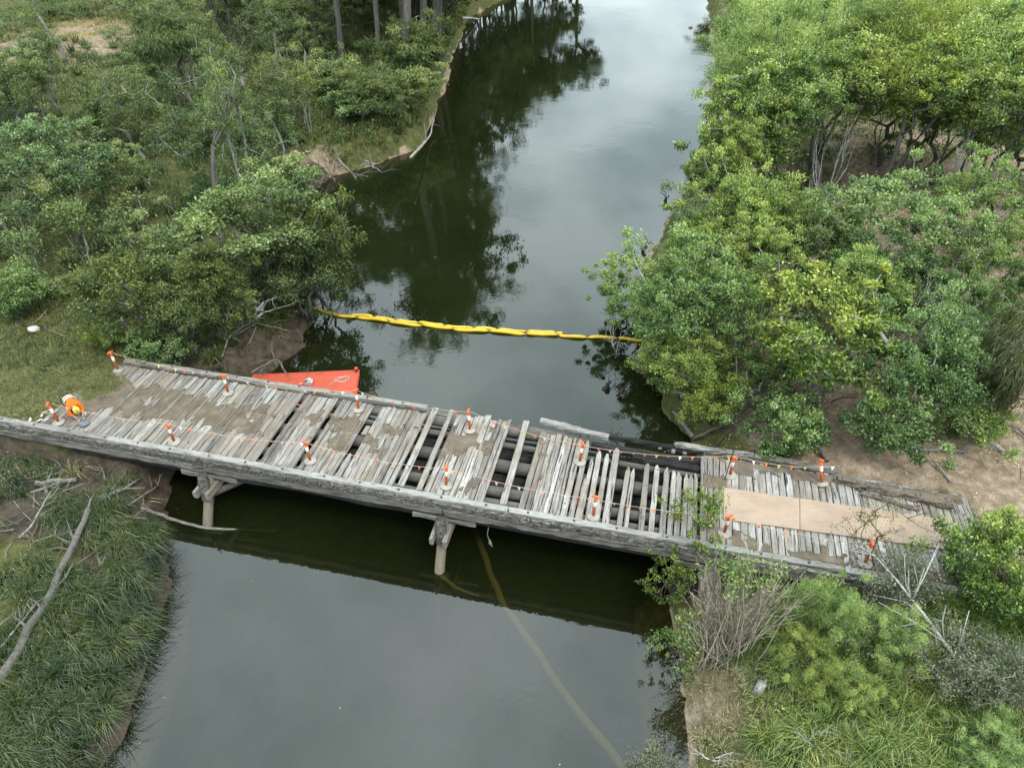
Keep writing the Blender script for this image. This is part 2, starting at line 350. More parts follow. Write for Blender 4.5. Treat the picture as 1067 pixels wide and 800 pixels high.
def terrain(x, y):
    x = np.asarray(x, float); y = np.asarray(y, float)
    wob = (fbm(x * .35, y * .35, 3) - .47) * 1.6
    dl = (bankx(XL, y) - x) * .88 + wob; dr = (x - bankx(XR, y)) * .88 + wob
    d = np.maximum(dl, dr)
    left = dl > dr
    n = (fbm(x * .12, y * .12, 20) - .47)
    n2 = (fbm(x * .7, y * .7, 30) - .47)
    near = smooth(24, 12, y)                                # downstream of the bridge the left bank is lower
    zl = (1.9 - 1.0 * near) * (1 - np.exp(-np.maximum(d, 0) / .8)) + (1.6) * (1 - np.exp(-np.maximum(d, 0) / 9.)) 
    zr = 1.3 * (1 - np.exp(-np.maximum(d, 0) / 1.2)) + 1.9 * (1 - np.exp(-np.maximum(d, 0) / 4.5))
    z = np.where(left, zl, zr) + (n * 2.4 + n2 * .5) * smooth(.5, 6, d)
    z = np.where(d < 0, np.maximum(-2.6, .42 * d), z)
    z = np.where((d >= 0), np.maximum(z, .10 + .18 * np.minimum(d, 3)), z)
    pc = at(335, 188, 1.); cove = np.exp(-((x - pc[0]) ** 2 + (y - pc[1]) ** 2) / 40.); z = np.where(left & (d > 0), np.maximum(z, 1.7 * cove * smooth(0., .45, d)), z)
    # make room for the bridge and meet its ends
    s, t = tobr(x, y)
    inside = smooth(-3.6, -2.9, t) * smooth(3.4, 2.7, t)
    z = np.where(s < 11, z * (1 - inside) + np.minimum(z, 1.7) * inside, z)
    nearside = smooth(-9, -6, t) * smooth(-2.6, -3.0, t) * smooth(-10, -16, s)
    z = z * (1 - nearside) + np.minimum(z, 1.5) * nearside
    appr = smooth(-25.4, -26.3, s) * smooth(-2.55, -2.35, t) * smooth(14, 4, t)
    z = z * (1 - appr) + (3.20 + n2 * .12) * appr
    behind = smooth(2.7, 3.4, t) * smooth(9, 4, t) * smooth(-26.5, -23, s) * smooth(-8, -12, s)
    z = z * (1 - behind) + np.minimum(z, 1.9) * behind
    rend = smooth(6, 11, s) * smooth(2.62, 3.1, t) * smooth(12, 5, t)
    z = z * (1 - rend) + (3.08 + n2 * .2) * rend
    under = smooth(4, 8, s) * smooth(13.4, 13.0, s) * smooth(-2.9, -2.7, t) * smooth(2.7, 2.55, t)
    z = z * (1 - under) + np.minimum(z, 2.2) * under
    ends = smooth(13.4, 14.0, s) * smooth(-3.5, -2.2, t) * smooth(6, 3, t)
    z = z * (1 - ends) + (3.14 + n2 * .15) * ends
    return z
def ground_z(x, y): return float(terrain(np.array([x]), np.array([y]))[0])

def grid_mesh(name, xs, ys, zf, mat):
    X, Y = np.meshgrid(xs, ys); Z = zf(X, Y); nx, ny = len(xs), len(ys)
    V = np.stack([X, Y, Z], -1).reshape(-1, 3); i = np.arange(nx * ny).reshape(ny, nx)
    Fq = np.stack([i[:-1, :-1], i[:-1, 1:], i[1:, 1:], i[1:, :-1]], -1).reshape(-1, 4)
    me = bpy.data.meshes.new(name); n = len(Fq)
    me.vertices.add(len(V)); me.vertices.foreach_set('co', V.reshape(-1).astype(np.float32))
    me.loops.add(n * 4); me.loops.foreach_set('vertex_index', Fq.reshape(-1).astype(np.int32))
    me.polygons.add(n); me.polygons.foreach_set('loop_start', np.arange(0, n * 4, 4, dtype=np.int32))
    me.polygons.foreach_set('use_smooth', np.ones(n, bool))
    me.materials.append(mat); me.update(calc_edges=True); return me, X.reshape(-1), Y.reshape(-1)
xs = np.concatenate([np.linspace(-700, -110, 14), np.arange(-100, -45, 2.), np.arange(-45, 45, .4), np.arange(45, 110, 2.), np.linspace(112, 700, 14)])
ys = np.concatenate([np.linspace(-250, -4, 8), np.arange(0, 66, .4), np.arange(66, 190, 1.6), np.linspace(195, 900, 16)])
me, gx, gy = grid_mesh('ground', xs, ys, terrain, M['ground'])
s_, t_ = tobr(gx, gy)
dr_ = gx - bankx(XR, gy); dl_ = bankx(XL, gy) - gx
def blob(x, y, px, py, z, r): 
    p = at(px, py, z); return np.exp(-((x - p[0]) ** 2 + (y - p[1]) ** 2) / (r * r))
bare = np.where(dr_ > 0, .48 * smooth(0, 2, dr_) * smooth(23, 26, gy), 0.) + .7 * smooth(3, 7, s_) * smooth(2.2, 3, t_) * smooth(11, 6, t_) + .9 * smooth(13, 14, s_) * smooth(-3, -2, t_)
bare += .9 * blob(gx, gy, 330, 185, 1., 5.) + .8 * blob(gx, gy, 92, 45, 3, 15.) + .6 * blob(gx, gy, 740, 735, .8, 2.2) + .5 * blob(gx, gy, 60, 215, 2, 3)
bare += np.where((dl_ < 0) & (dr_ < 0), .6, 0)
debris = .75 * smooth(-13, -17, s_) * smooth(-1.5, -3, t_) * smooth(-9, -6, t_) + .7 * smooth(3.5, .5, dl_) * (dl_ > -1) * (gy < 60) + .8 * smooth(2.4, 3.2, t_) * smooth(9, 5, t_) * smooth(-27, -23, s_) * smooth(-9, -12, s_) + 1.2 * smooth(.9, 2.2, np.minimum(-dl_, -dr_)) + .75 * smooth(-3.4, -2.8, t_) * smooth(3.2, 2.7, t_) * (s_ > -25) * (s_ < 11)  # mask also darkens the deep river bed and the ground under the bridge
for nm, arr in (('bare', bare), ('debris', debris)):
    a_ = me.attributes.new(nm, 'FLOAT', 'POINT'); a_.data.foreach_set('value', arr.astype(np.float32))
tag(link('ground', me), kind='structure')

wx = np.concatenate([[-400, -100], np.arange(-40, 60, .8), [120, 460]]); wy = np.concatenate([[-200, -40], np.arange(0, 170, .8), [260, 800]])
me, gx, gy = grid_mesh('water', wx, wy, lambda X, Y: np.zeros_like(X), M['water'])
dep = -terrain(gx, gy)
clear = np.clip(.62 * np.exp(-np.maximum(dep, 0) / .55), .10, .62)
clear = np.where(gy < 24, np.maximum(clear, .46), clear)
a_ = me.attributes.new('clear', 'FLOAT', 'POINT'); a_.data.foreach_set('value', clear.astype(np.float32))
tag(link('water', me), kind='structure')

# ------------------------------------------------------------------ the bridge
bridge = thing('timber_bridge', 'long weathered grey timber bridge with broken and missing deck planks crossing the river', 'bridge', tuple(br(0, 0, 0)), PHI)
rb = np.random.default_rng(5)
GAPS = [(-15.36, -15.24), (-13.62, -13.48), (-11.88, -11.48), (-9.27, -7.93), (-5.40, -3.98), (-2.32, 2.98), (3.0, 3.06)]
PLANKS = []                                               # (s0, s1) of the whole planks
def planks_mesh():
    mb = MB(); s = -26.2; nail = MB()
    while s < 13.4:
        w = rb.uniform(.215, .295)
        hit = [g for g in GAPS if s + w > g[0] + .03 and s < g[1] - .001]
        if hit:
            if hit[0][0] - s > .1: w = hit[0][0] - s
            else: s = hit[0][1]; continue
        far = 2.34 + rb.normal() * .03
        if -7.95 < s < -5.4: far = 2.72 + rb.uniform(-.22, .14)
        if -3.99 < s < -2.3: far = 2.30 + rb.uniform(-.12, .1)
        if s > 3: far = 2.36 + rb.normal() * .05
        near = -2.36 + rb.normal() * .03
        z = DECK - .05 + rb.normal() * .012; ty = rb.normal() * .008; a = float(np.clip(rb.normal(.5, .27), 0, 1))
        a += .12 * (s > -9)
        sk = rb.normal() * .012
        mb.timber((s + w/2 + sk, near, z + ty), (s + w/2 - sk, far, z - ty), w - rb.uniform(.008, .032), .10, a, rb, .007, 8, .2, endjit=.03)
        PLANKS.append((s, s + w)); s += w + .004
        if any(abs(s - 2 * .0 - g[0]) < .12 for g in GAPS) and len(mb.v): mb.build('deck_section', M['plank'], bridge); mb = MB()
    mb.build('deck_section', M['plank'], bridge)
planks_mesh()
def plank(name, s, w, t0, t1, a=None, pointed=True, dz=0., sk=0., lab=None):
    mb = MB(); a = rb.uniform(.3, .9) if a is None else a; z = DECK - .05 + dz
    tip = .28 if pointed else .04
    mb.timber((s, t0, z), (s + sk, t1 - tip, z + rb.normal() * .006), w, .10, a, rb, .006, 6, .16, endjit=.02)
    if pointed:
        mb.timber((s + sk, t1 - tip + .002, z), (s + sk + rb.normal() * .02, t1, z - .01), w * .96, .095, a, rb, .006, 2, .2, taper=(1., .35), endjit=.05)
    o = mb.build(name, M['plank'], bridge)
    if lab: o['label'] = lab
    return o
plank('broken_plank', -11.66, .24, -2.36, -.95)
plank('broken_plank', -11.63, .22, .35, .95, pointed=False, dz=-.02)
plank('loose_plank', -8.93, .27, -2.25, 2.82, .8, False, .01, -.1)
plank('loose_plank', -8.12, .23, -2.3, 2.86, .6, False, .01, -.12)
plank('loose_plank', -4.60, .28, -2.25, 2.88, .75, False, .012, -.13)
plank('broken_plank', -2.16, .24, -2.36, 2.2, .8)
for s, w, t1 in ((-1.86, .21, 2.15), (-1.5, .17, 1.16), (-1.19, .22, 1.68), (-.85, .2, 1.6), (-.5, .28, 2.06), (.03, .2, .98), (.29, .17, .9), (.87, .22, 1.42), (1.25, .22, 1.36)):
    plank('broken_plank', s, w, -2.36 + rb.normal() * .03, t1, sk=rb.normal() * .03)
plank('broken_plank', -1.62, .13, -2.3, -.1)
for s, w, t1 in ((1.67, .23, 1.28), (1.96, .2, 1.2), (2.22, .21, 1.15), (2.47, .2, 1.08), (2.70, .19, 1.12), (2.89, .14, 1.2)):
    plank('broken_plank', s, w, -2.36, t1, sk=rb.normal() * .02)
for s, t0, t1 in ((1.3, 2.42, 2.72), (1.87, 2.3, 2.82), (2.35, 2.35, 2.7)):
    plank('plank_end', s, .17, t0, t1, .35, True)

def girder(t, s0, s1, r, name='girder', mat='log', z=None):
    n = int((s1 - s0) / 1.1) + 2; ss = np.linspace(s0, s1, n); z = DECK - .105 - r if z is None else z
    pts = [(s, t + rb.normal() * .015, z + rb.normal() * .008) for s in ss]
    mb = MB(); mb.ring_tube(pts, r * (1 + .05 * np.sin(ss * .9 + t)), 12, float(rb.uniform(.3, .7)), rb, .02); return mb.build(name, M[mat], bridge, True)
for t, gr in ((-2.05, .15), (-1.35, .22), (.17, .28), (1.36, .13)):
    for (a, b) in ((-28, -17.9), (-17.86, -7.1), (-7.06, 3.6), (3.64, 13.3)): girder(t + rb.normal() * .04, a, b, gr, z=DECK - .105 - gr)
for t in (-2.3, -1.75, -1.15, -.6, -.02, .55, 1.43, 2.1): girder(t, -24.5, 7, .30, 'added_blocker_log', 'char_and_shade', DECK - 1.03)  # added black logs under the girders: block sky in reflection, keep holes dark
girder(2.3, -28, -1.7, .24); girder(2.32, 3.1, 13.3, .24)
girder(2.2, -1.66, 3.06, .20, 'charred_girder', 'char_and_shade'); 
mb = MB(); mb.timber((-1.9, 2.62, DECK + .02), (3.1, 2.58, DECK - .06), .24, .22, .4, rb, .03, 14, .2); mb.build('charred_kerb', M['char_and_shade'], bridge)
mb = MB(); mb.timber((.2, 1.75, DECK - .16), (2.95, 1.55, DECK - .1), .3, .16, .4, rb, .03, 9, .2); mb.build('charred_beam', M['char_and_shade'], bridge)
# near side: kerb, eroded upper beam, lower beam
def longbeam(name, mat, t, z, w, h, s0, s1, jit, step=2.0, parts=1, jumps=(), ch=.14):
    cuts = [s0] + list(jumps) + [s1]
    for a, b in zip(cuts[:-1], cuts[1:]):
        mb = MB(); mb.timber((a + .012, t + rb.normal() * .012, z + rb.normal() * .008), (b - .012, t + rb.normal() * .012, z + rb.normal() * .008), w, h, float(rb.uniform(.35, .75)), rb, jit, max(3, int((b - a) / step)), ch, endjit=.03)
        mb.build(name, M[mat], bridge)
longbeam('kerb', 'beam_pale', -2.54, DECK + .04, .27, .13, -29, 13.2, .012, .35, jumps=(-22.4, -14.9, -4.3, 1.7, 8.2))
longbeam('upper_beam', 'beam_dark', -2.60, DECK - .20, .34, .33, -29.2, 12.6, .022, .10, jumps=(-20.3, -12.2, -3.4, 4.4))
longbeam('lower_beam', 'beam', -2.56, DECK - .59, .38, .43, -29.2, 12.6, .014, .4, jumps=(-17.8, -7.0, 3.7))
longbeam('far_kerb', 'beam_pale', 2.60, DECK + .07, .26, .19, -25.4, -9.35, .014, .35, jumps=(-17.6,))
longbeam('far_kerb', 'beam', 2.68, DECK + .09, .26, .18, 1.9, 8.6, .022, .3, jumps=(5.2,))
mb = MB(); mb.timber((-4.1, 2.9, DECK + .10), (-.95, 2.5, DECK + .06), .28, .17, .5, rb, .018, 9, .16); mb.build('far_kerb', M['beam_pale'], bridge)
longbeam('lower_beam', 'beam', 2.62, DECK - .55, .36, .62, -28, -2.2, .016, .5, jumps=(-17.8, -7.0))
longbeam('lower_beam', 'beam', 2.62, DECK - .55, .36, .62, 3.2, 12.6, .016, .5)
# bolt heads along the kerbs
bm0 = MB(); bm0.lathe([(.05, -.02), (.05, .03), (.02, .045)], (0, 0, 0), 8); bm0 = bm0.mesh('bolt', M['barge_dark'])
for s in np.arange(-28, 8, 1.75):
    for t, zz in (((-2.54, .105), (2.6, .165)) if s < -10 else ((-2.54, .105),)):
        o = link('bolt', bm0, bridge); o.location = (s + rb.normal() * .1, t, DECK + zz)
def pier(s, rake=1.25, brace=True):
    p = bpy.data.objects.new('pier', None); C.objects.link(p); p.parent = bridge; p.location = (s, 0, 0)
    for t, k in ((-2.5, -1), (0., 0), (2.5, 1)):
        mb = MB(); n = 7; zz = np.linspace(-3., 2.05, n); off = np.interp(zz, [-3, 0, 2.05], [rake * 1.9, rake, 0.])
        mb.ring_tube([(rb.normal() * .01, t + k * o, z) for o, z in zip(off, zz)], np.linspace(.24, .205, n), 12, .5, rb, .02); mb.build('pile', M['pile'], p, True)
        mb = MB(); mb.timber((-1.35, t, 2.02), (1.35, t, 2.02), .34, .28, .6, rb, .012, 6); mb.build('corbel', M['beam'], p)
    for sx in (-.28, .28):
        mb = MB(); mb.timber((sx, -3.55 + rb.normal() * .08, 1.62), (sx, 3.5, 1.62), .2, .36, .55, rb, .012, 8); mb.build('headstock', M['plank'], p)
    mb = MB(); mb.ring_tube([(0, -2.95, 2.45), (0, -3.05, 2.1), (.02, -3.12, 1.66), (.0, -3.2, 1.2)], (.20, .25, .24, .2), 10, .4, rb, .05); mb.build('pile_head', M['beam_dark'], p)
    if brace:
        mb = MB(); mb.ring_tube([(.1, -2.9, 1.25), (1.2, -1.8, 1.35), (2.6, -.3, 1.5)], .15, 9, .6, rb, .03); mb.build('brace', M['log'], p, True)
    return p
pier(-17.75); pier(-7.0, 1.2, False); pier(3.7, .9, False)
# fraying rope hanging under the near beam
mb = MB(); mb.ring_tube([(-5.05, -2.85, 2.3), (-5.1, -2.9, 1.9), (-5.02, -2.88, 1.55)], .018, 5); mb.ring_tube([(-5.02, -2.88, 1.6), (-4.98, -2.9, 1.4), (-4.9, -2.9, 1.2)], (.03, .07, .02), 6)
mb.build('rope_end', M['driftwood'], bridge)

# dried mud in the wheel tracks: a lumpy sheet lying on the planks, split at the plank gaps
def mud_sheet():
    st = .055; ss = np.arange(-26, 13.3, st); ts = np.arange(-2.3, 2.35, st); Sg, Tg = np.meshgrid(ss, ts)
    n = fbm(Sg * .8, Tg * .55, 50, 5); n2 = fbm(Sg * 3.2, Tg * 2.6, 60, 4)
    band = np.exp(-((Tg - .15) / 1.15) ** 4)
    a = smooth(-6, -12, Sg) * (.36 + .12 * smooth(-14, -20, Sg)) * band
    a = a + np.where((Sg > -4.2) & (Sg < 3), .12, 0) * (np.exp(-((Tg - .9) / .35) ** 2) + np.exp(-((Tg + .5) / .3) ** 2))
    a = a + smooth(-9.5, -8, Sg) * smooth(-4, -6, Sg) * .25 * np.exp(-((Tg - .7) / .8) ** 2)
    edge = smooth(3, 4.5, Sg) * (smooth(1.45, 2.2, Tg) * .33 + smooth(-1.6, -2.2, Tg) * .30 + .02)
    a = a + edge + np.where((Sg > 3.1) & (Sg < 4.2), .4 * np.exp(-((Tg - .9) / .5) ** 2), 0)
    a = a + smooth(-23.0, -24.6, Sg) * .3
    m = n + .5 * (n2 - .47) + a - .715
    pid = np.full(ss.shape, -1); 
    for i, (p, q) in enumerate(PLANKS): pid[(ss > p + .012) & (ss < q - .004)] = i
    deep = np.broadcast_to(pid < 0, Sg.shape)
    rp = np.random.default_rng(9).normal(size=len(PLANKS) + 1) * .05
    m = m + rp[pid][None, :] * .9
    keep = (m > 0) & ~(deep & (Sg < 3)) & ~((Sg > 3.02) & (np.abs(Tg) < 1.5) & (Sg > 4.2))
    Z = DECK + .012 + np.clip(m, 0, .12) * .16 + (n2 - .4) * .03 * np.clip(m * 10, 0, 1)
    nt, ns = Sg.shape; idx = np.arange(nt * ns).reshape(nt, ns)
    k = keep[:-1, :-1] & keep[1:, :-1] & keep[:-1, 1:] & keep[1:, 1:]
    q = np.stack([idx[:-1, :-1], idx[:-1, 1:], idx[1:, 1:], idx[1:, :-1]], -1)[k]
    V = np.stack([Sg, Tg, Z], -1).reshape(-1, 3); used, inv = np.unique(q, return_inverse=True)
    # closed underside so the sheet is a solid crust
    b = V[used].copy(); b[:, 2] = DECK - .03; nv = len(used); qt = inv.reshape(-1, 4)
    ed = {}
    for f in qt:
        for i in range(4): e = (f[i], f[(i + 1) % 4]); ed[e] = ed.get(e, 0) + 1
    side = [(e[1], e[0], e[0] + nv, e[1] + nv) for e in ed if (e[1], e[0]) not in ed]
    mb = MB(); mb.add(np.concatenate([V[used], b]), list(qt) + side)
    rg = np.random.default_rng(4)
    for (cs, ct, k_) in ((-13.0, .7, 26), (-12.6, .4, 18), (-10.0, .9, 20), (-21, .6, 10), (-16.8, .5, 10), (8.6, -1.9, 14), (6, 2.0, 10)):      # clods
        for i in range(k_):
            r = rg.uniform(.03, .10); c = np.array([cs + rg.normal() * .4, ct + rg.normal() * .22, DECK + r * .25])
            th = rg.random() * 6.28; V2 = []
            for z_, rr in ((-.4, .8), (.1, 1.), (.5, .6)):
                for j in range(6): V2.append(c + [r * rr * math.cos(th + j * 1.047) * rg.uniform(.8, 1.2), r * rr * math.sin(th + j * 1.047) * rg.uniform(.8, 1.2), r * z_])
            mb.add(V2, [(i2 * 6 + j, i2 * 6 + (j + 1) % 6, i2 * 6 + 6 + (j + 1) % 6, i2 * 6 + 6 + j) for i2 in range(2) for j in range(6)] + [(12, 13, 14, 15, 16, 17)])
    o = mb.build('mud', M['mud'], None, True); o.location = bridge.location; o.rotation_euler = bridge.rotation_euler
    tag(o, 'dried brown mud caked along the wheel tracks of the bridge deck', 'mud', kind='stuff')
mud_sheet()

# turf that has grown over the left end of the deck
def turf():
    ss = np.arange(-31, -23, .16); ts = np.arange(-2.34, 3.6, .16); Sg, Tg = np.meshgrid(ss, ts)
    edge = np.interp(Tg, [-2.4, -1.2, -.7, .2, 1.0, 1.7, 3.6], [-26.6, -26.2, -24.9, -24.0, -24.1, -25.4, -25.8]) + (fbm(Sg, Tg * 1.7, 70) - .47) * 1.2
    h = smooth(edge, edge - .7, Sg) if False else np.clip((edge - Sg) / .7, 0, 1)
    Z = DECK - .06 + .15 * h * (.7 + .9 * (fbm(Sg * 1.5, Tg * 1.5, 75) - .3)) - .5 * smooth(3.0, 3.6, Tg)
    V = np.stack([Sg, Tg, Z], -1).reshape(-1, 3); nt, ns = Sg.shape; idx = np.arange(nt * ns).reshape(nt, ns)
    q = np.stack([idx[:-1, :-1], idx[:-1, 1:], idx[1:, 1:], idx[1:, :-1]], -1).reshape(-1, 4)
    mb = MB(); mb.add(V, q); o = mb.build('grassy_ground', M['turf'], None, True); o.location = bridge.location; o.rotation_euler = bridge.rotation_euler
    tag(o, kind='structure'); return edge
turf()

# ------------------------------------------------------------------ things on the deck
def make_bollard():
    t = thing('traffic_bollard', '-', 'bollard')
    mb = MB(); mb.lathe([(.255, 0), (.26, .03), (.24, .055), (.12, .075), (.075, .10), (.06, .10)], n=28); mb.build('base', M['rubber_base'], t, True)
    mb = MB(); mb.lathe([(.062, .09), (.062, .98), (.05, 1.0)], n=16); mb.build('post', M['red_plastic'], t, True)
    mb = MB(); mb.lathe([(.065, .60), (.068, .605), (.068, .83), (.065, .835)], n=16); mb.build('reflective_band', M['white_band'], t, True)
    mb = MB(); mb.ring_tube([(-.15, 0, 1.06), (-.13, 0, 1.09), (0, 0, 1.10), (.13, 0, 1.09), (.15, 0, 1.06)], (.03, .045, .05, .045, .03), 10); mb.ring_tube([(0, 0, .98), (0, 0, 1.08)], (.055, .05), 12)
    mb.build('handle', M['red_plastic'], t, True); return t
boll0 = make_bollard(); first = [True]
def bollard(s, t, label, lean=(0, 0), rz=0.):
    o = boll0 if first[0] else copy_tree(boll0); first[0] = False
    o.location = br(s, t, DECK + .015); o.rotation_euler = (lean[0], lean[1], rz); o['label'] = label; o['group'] = 'orange and white bollards along the bridge'
    return br(s, t, DECK + 1.07) + np.array([lean[1] * 1.07, -lean[0] * 1.07, 0])
FAR = [(-25.25, 1.91, 'bollard by the grass at the far kerb end of the deck'), (-18.99, 1.55, 'bollard on the planks beside far kerb, left of the red barge'),
       (-12.45, 1.81, 'bollard in front of the red barge, beside the far kerb'), (-7.05, 1.61, 'bollard on raised planks between the two wide holes, far edge'),
       (-1.97, .75, 'bollard at the edge of the broken pointed planks, upper one'), (4.23, 1.4, 'bollard beside a thin black rod above the plywood corner'),
       (7.9, 1.75, 'bollard leaning at far kerb end next to bare dirt')]
NEAR = [(-25.3, -2.1, 'bollard beside the crouching worker near the crumpled flags'), (-19.47, -2.04, 'bollard on the near edge between the worker and the first pier'),
        (-13.13, -1.78, 'bollard on near side, opposite the one before the red barge'), (-7.08, -1.85, 'bollard on near edge directly above the middle pier'),
        (-1.0, -2.1, 'bollard on the near edge among the broken pointed planks'), (3.98, -1.77, 'bollard half hidden by leafy twigs at near plywood corner'),
        (8.98, -2.06, 'bollard mostly hidden under the grey shrub at near edge')]
rr = random.Random(3)
tops = {}
for nm, row in (('far', FAR), ('near', NEAR)):
    tops[nm] = [bollard(s, t, 'orange ' + l if not l.startswith('orange') else l, (rr.uniform(-.09, .09), rr.uniform(-.09, .09) + (.36 if s == 7.9 else 0)), rr.uniform(0, 3)) for s, t, l in row]
def bunting(pts, label, extra_start=None):
    t = thing('bunting', label, 'bunting', tuple(pts[0])); O = np.array(pts[0]); cb = MB(); rg = np.random.default_rng(len(label))
    if extra_start is not None: pts = [extra_start] + pts
    count = 0
    for a, b in zip(pts[:-1], pts[1:]):
        L = np.linalg.norm(b - a); sag = rg.uniform(.12, .34); n = 14
        line = [a + (b - a) * f - np.array([0, 0, sag * 4 * f * (1 - f)]) for f in np.linspace(0, 1, n)]
        cb.ring_tube(np.array(line) - O, .009, 5)
        d = (b - a) / L; k = max(3, int(L / .46))
        for i in range(k):
            f = (i + .5) / k; p = a + (b - a) * f - np.array([0, 0, sag * 4 * f * (1 - f)]) - O
            if count >= 96: break
            w = .072; h = .175; sw = rg.normal() * .35; n_ = np.array([-d[1], d[0], 0]); dn = np.array([0, 0, -1.]) * math.cos(sw) + n_ * math.sin(sw)
            q0 = p - d * w; q1 = p + d * w; q2 = p + dn * h + d * rg.normal() * .02; th = n_ * .003
            mb = MB(); mb.add([q0 - th, q1 - th, q2 - th, q0 + th, q1 + th, q2 + th], [(0, 1, 2), (5, 4, 3), (0, 3, 4, 1), (1, 4, 5, 2), (2, 5, 3, 0)])
            mb.build('flag', M[('flag_orange', 'flag_yellow', 'flag_orange', 'flag_white', 'flag_orange', 'flag_yellow')[count % 6] if 'far' in label else ('flag_orange', 'flag_white', 'flag_orange', 'flag_pink')[count % 4]], t); count += 1
    cb.build('cord', M['cord'], t)
bunting(tops['far'], 'string of orange and yellow flags tied between the bollards of the far kerb')
bunting(tops['near'], 'string of faded orange flags tied between the bollards of the near edge')
# crumpled end of flags on the turf
mb = MB(); rg = np.random.default_rng(8); p0 = br(-26.3, -1.95, DECK + .1)
for i in range(16):
    c = rg.normal(size=3) * [.22, .14, .03]; a, b = rg.normal(size=(2, 3)) * [.14, .14, .05]; nn = np.array([0, 0, .004])
    mb.add([c - nn, c + a - nn, c + b - nn, c + nn, c + a + nn, c + b + nn], [(2, 1, 0), (3, 4, 5), (0, 1, 4, 3), (1, 2, 5, 4), (2, 0, 3, 5)])
o = mb.build('crumpled_bunting', M['flag_white']); o.location = p0; tag(o, 'crumpled heap of faded pink and white flags on the turf beside the bollard', 'bunting')
# plywood sheets
ply = [at(*p, DECK + .03) for p in ((754, 508), (990, 542), (990, 573), (754, 541))]
def ply_pt(f, g): return (ply[0] * (1 - f) + ply[1] * f) * (1 - g) + (ply[3] * (1 - f) + ply[2] * f) * g
for k, (f0, f1, lab) in enumerate(((0, .345, 'pinkish beige plywood sheet nearest the broken planks'), (.348, .68, 'pinkish beige plywood sheet laid between two others'), (.683, 1., 'pinkish beige plywood sheet at the lime tree end with the slanted edge'))):
    mb = MB(); V = []; cz = ply_pt((f0 + f1) / 2, .5)
    n = 5
    for i in range(n + 1):
        for j in range(4):
            q = ply_pt(f0 + (f1 - f0) * i / n, j / 3) - cz
            V.append(q + [0, 0, .008 * math.sin(i * 1.3 + j + k)])
    V2 = [np.array(v) - [0, 0, .02] for v in V]; N0 = len(V); F = []
    for i in range(n):
        for j in range(3): a = i * 4 + j; F.append((a, a + 1, a + 5, a + 4)); F.append((N0 + a + 4, N0 + a + 5, N0 + a + 1, N0 + a))
    for i in range(n): F.append((i * 4, i * 4 + 4, N0 + i * 4 + 4, N0 + i * 4)); F.append((i * 4 + 3, N0 + i * 4 + 3, N0 + i * 4 + 7, i * 4 + 7))
    for j in range(3): F.append((j, N0 + j, N0 + j + 1, j + 1)); e = n * 4 + j; F.append((e, e + 1, N0 + e + 1, N0 + e))
    mb.add(V + V2, F, .5); o = mb.build('plywood_sheet', M['ply']); o.location = cz + [0, 0, .02 + .002 * k]
    tag(o, lab, 'plywood', 'plywood sheets laid along the bridge deck')
# long rotten timbers lying on the deck at its right end
def deck_timber(name, p, q, w, h, lab, mat='beam_dark', z=0., jit=.03):
    mb = MB(); a = br(*p, DECK + h / 2 + .02 + z); b = br(*q, DECK + h / 2 + .02 + z); mb.timber(np.zeros(3), b - a, w, h, .45, rb, jit, 12, .22, endjit=.1, taper=(.5, 1.))
    o = mb.build(name, M[mat]); o.location = a; tag(o, lab, 'timber')
M['rotten'] = wood('rotten_timber', (5, 5, 5), [(.05, .04, .03), (.12, .095, .072), (.23, .19, .15)], crack=.48, bstr=1.)
deck_timber('rotten_timber', (8.5, 2.05), (12.7, 1.62), .42, .24, 'long rotten brown timber lying on the deck beside the plywood', 'rotten')
deck_timber('timber_offcut', (9.4, 1.5), (11.5, 1.12), .2, .12, 'thin dark timber lying against the long rotten one', 'rotten')
deck_timber('timber_offcut', (9.2, 1.75), (10.6, 1.40), .10, .08, 'narrow grey offcut wedged under the long rotten timber', 'beam')
# thin black rod standing beside a bollard
mb = MB(); mb.ring_tube([(0, 0, 0), (.02, .02, .9), (.06, .03, 1.75)], .022, 7); mb.ring_tube([(-.1, 0, .02), (.1, 0, .02)], .02, 6)
o = mb.build('steel_rod', M['black_rod']); o.location = br(4.02, 1.1, DECK + .01); tag(o, 'thin black steel rod standing upright beside the bollard by the plywood', 'rod')

# ------------------------------------------------------------------ worker bending over
def skin_body(name, nodes, edges, mat, parent, root=0, levels=1):
    me = bpy.data.meshes.new(name); me.from_pydata([n[0] for n in nodes], edges, [])
    o = link(name, me, parent); sk = o.modifiers.new('skin', 'SKIN'); sk.use_smooth_shade = True
    for i, n in enumerate(nodes):
        v = me.skin_vertices[0].data[i]; v.radius = (n[1], n[2] if len(n) > 2 else n[1]); v.use_root = (i == root)
    ss = o.modifiers.new('sub', 'SUBSURF'); ss.levels = levels; ss.render_levels = levels
    dg = bpy.context.evaluated_depsgraph_get(); dg.update(); ev = o.evaluated_get(dg); m2 = bpy.data.meshes.new_from_object(ev)
    o.modifiers.clear(); o.data = m2; m2.materials.clear(); m2.materials.append(mat)
    m2.polygons.foreach_set('use_smooth', np.ones(len(m2.polygons), bool)); return o
wp = at(71, 416, DECK + .95); wp[2] = DECK + .02
hd = at(84, 433, 3.9) - at(70, 417, 3.9); w_rz = math.atan2(hd[1], hd[0])
person = thing('person', 'worker in orange high visibility shirt and yellow helmet bending over the deck planks', 'person', tuple(wp), w_rz)
